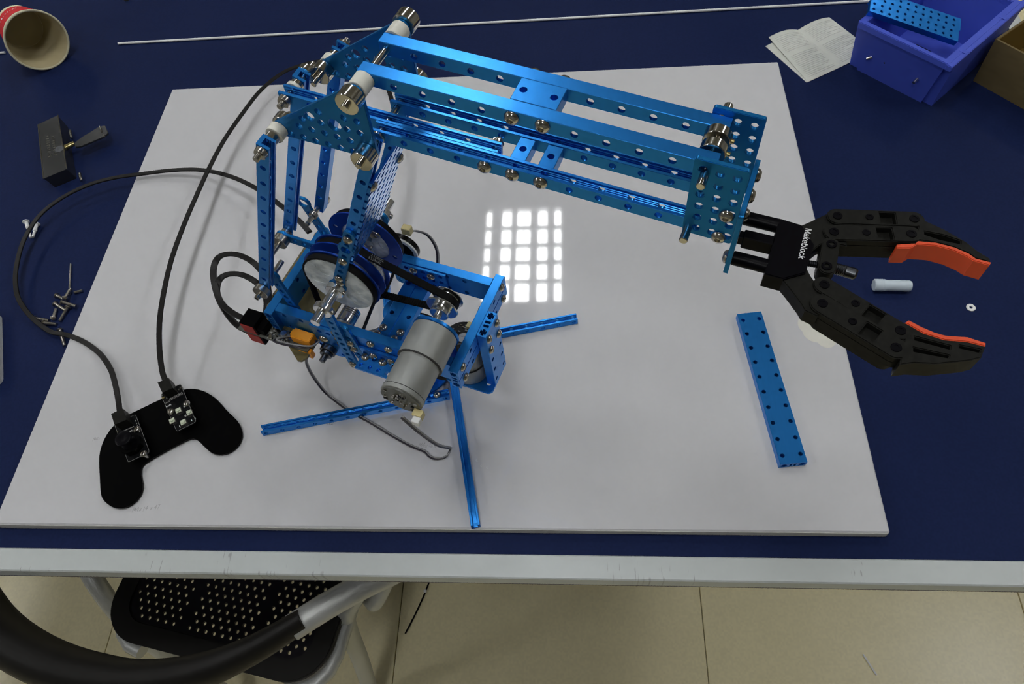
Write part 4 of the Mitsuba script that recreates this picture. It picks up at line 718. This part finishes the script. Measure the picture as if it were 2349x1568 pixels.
def wall(p, q, th, z1, out):
    p, q = np.array(p), np.array(q); n = np.array([-(q - p)[1], (q - p)[0]]) / np.linalg.norm(q - p) * th
    lo = sg.Polygon([p, q, q + n, p + n]); hi = sa.translate(lo, *out)
    return tm(m3.Manifold.batch_hull([tmm(poly(lo, .3, TZ + .05)), tmm(poly(hi, .3, z1))]))
L1, L2 = 170.0, 130.0; A0, A1, A2, A3 = c0, c0 + e1 * L1, c0 + e1 * L1 + e2 * L2, c0 + e2 * L2
for (p, q), o in zip(((A0, A1), (A1, A2), (A2, A3), (A3, A0)), ((-3.0 * e2), (2 * e1), (2 * e2), (0 * e1))):
    put('wall', wall(p, q, 2.4, TZ + CH, o), 'm_carton', K, smooth=False); 
    off = (e2 * 2.5 if q is A1 else -e1 * 2.5 if q is A2 else -e2 * 2.5 if q is A3 else e1 * 2.5)
    put('wall_lining', wall(p + off, q + off, .4, TZ + CH - .6, o), 'm_carton_in', K, smooth=False)
put('bottom', poly(sg.Polygon([A0, A1, A2, A3]).buffer(-3), 2, TZ + .1), 'm_carton_in', K, smooth=False)
for i, (a, b_) in enumerate(((22, 34), (40, 26), (52, 30), (30, 44))):
    p = c0 + e1 * a + e2 * b_; single('boxed_part', along(tm([DOME, sh(cyl(2.2, 22, 12), z=-22)]), (p[0], p[1], 24 + i * 2), (.5 - .3 * i, .4, .5)), 'm_steel', 'shiny steel part inside the cardboard box', 'screw', 'steel parts in the cardboard box')
K = thing('vial', 'small frosted plastic tube with a cap lying between the gripper fingers on the table', 'tube')
va, vb = np.array([848.9, 256.8, -3.4]), np.array([885.0, 254.6, -3.4]); 
put('tube', along(lathe([(5.6, 10.5), (5.7, 12), (5.7, 34.2), (4.9, 36), (.01, 36.1)], 32), va, vb - va), 'm_vial', K, smooth=40)
put('cap', along(lathe([(5.4, 0), (6.3, .8), (6.4, 8.4), (6.0, 9), (6.3, 9.5), (6.2, 11)], 32), va, vb - va), 'm_vial', K, smooth=40)
single('washer', sh(ring(1.6, 4.4, 1.2, 32, .3), 938.9, 231.2, TZ + .05), 'm_white', 'small white plastic washer on the table right of the gripper', 'washer')

# ================================================================== below the table edge: chair and litter on the floor
K = thing('chair', 'black perforated plastic chair with pale metal legs below the front edge of the table', 'chair')
SZ = -300.0; cs_, sn_ = math.cos(math.radians(-11)), math.sin(math.radians(-11))
Sx, Sy = np.array([cs_, sn_]), np.array([-sn_, cs_]); S0 = np.array([-62.0, -48.0])
def sq(a, b_): return S0 + Sx * a + Sy * b_
seat = sg.Polygon([sq(0, 0), sq(303, 0), sq(303, 330), sq(0, 330)]).buffer(-52).buffer(52, quad_segs=12)
inn = seat.buffer(-26)
holes = []
for i in range(40):
    for j in range(44):
        x_, y_ = 8 + 11.4 * i + (5.7 if j % 2 else 0), 6 + 8.9 * j
        if abs(x_ - 106) < 5 or abs(x_ - 205) < 5: continue
        c = sq(x_, y_)
        if inn.contains(sg.Point(*c).buffer(3)) and c[1] < 130: holes.append(sg.Point(*c).buffer(2.55, quad_segs=2))
put('seat', poly(inn.buffer(2).difference(so.unary_union(holes)), 4, SZ - 4), 'm_chair_seat', K, smooth=False, label='black perforated seat')
put('seat_rim', tm([polych(seat.difference(inn), 9, SZ - 7, 1.6)]), 'm_chair', K, smooth=25)
und = seat.buffer(-4); ringc = np.array(und.exterior.coords)[::3]
put('seat_frame', sweep(np.c_[ringc + Sy * -9 + Sx * 5, np.full(len(ringc), SZ - 22)], circ(10, 12)), 'm_chair_leg', K, smooth=40, label='pale metal tube under the seat')
bk = [(-130, 30, -90, 1.0), (-110, -8, -90, 1.0), (-66, -51, -90, 1.0), (-20, -83, -90, 1.0), (35, -106, -90, 1.0), (90, -118, -90, .95), (140, -120, -90, .85), (192, -110, -90, .72), (236, -91, -90, .58), (281, -63, -90, .47)]
bs = spline([b_[:3] for b_ in bk], 8); sc = np.interp(np.arange(len(bs)), np.arange(len(bk)) * 8, [b_[3] for b_ in bk])
put('backrest', sweep(bs, circ(22, 20, 36), scale=sc), 'm_chair', K, smooth=40, label='curved black backrest band')
put('back_tube', tube(spline([[270, -70, -92], [300, -49, -94], [333, -28, -98], [362, -8, -112], [372, 20, -150], [366, 40, -230], [345, 60, -330]], 8), 13, 20), 'm_chair_leg', K, smooth=40)
put('leg', tube(spline([[290, 16, -250], [268, -2, -285], [248, -20, -330], [222, -45, -520], [188, -76, FLOOR]], 8), 12.5, 20), 'm_chair_leg', K, smooth=40)
put('leg', tube(spline([[300, 30, -240], [312, 20, -262], [292, -3, -300], [276, 6, -330]], 8), 10, 16), 'm_chair_leg', K, smooth=40)
put('leg', tube(spline([[-150, 75, -330], [-115, 25, -345], [-88, -20, -420], [-50, -62, -560], [-20, -100, FLOOR]], 8), 12.5, 20), 'm_chair_leg', K, smooth=40)
put('leg', tube(spline([[-60, 230, -320], [-80, 300, -540], [-95, 330, FLOOR]], 6), 12.5, 16), 'm_chair_leg', K, smooth=40); put('leg', tube(spline([[260, 200, -320], [285, 260, -540], [300, 290, FLOOR]], 6), 12.5, 16), 'm_chair_leg', K, smooth=40)
put('foot', tm([sh(cyl(15, 12, 20, 2), 188, -76, FLOOR), sh(cyl(15, 12, 20, 2), -20, -100, FLOOR)]), 'm_gripblack', K)
single('drinking_straw', tube(np.linspace([1026.3, 17.1, FLOOR + 1.6], [1041.4, -15.1, FLOOR + 1.6], 3), 1.5, 10), 'm_white', 'short thin white stick on the floor at the lower right', 'stick')
K = thing('floor_wire', 'thin black wire with a shiny end on the floor beside the chair', 'wire')
put('strand', tube(spline([[275, 150, FLOOR + 1.6], [263, 113, FLOOR + 1.6], [258, 97, FLOOR + 1.6], [246, 66, FLOOR + 1.6], [231.6, 33.3, FLOOR + 1.6]], 6), 1.5, 8), 'm_gripblack', K); put('tip', sh(cyl(3.2, 5, 12, 1), 261, 108, FLOOR), 'm_white', K)
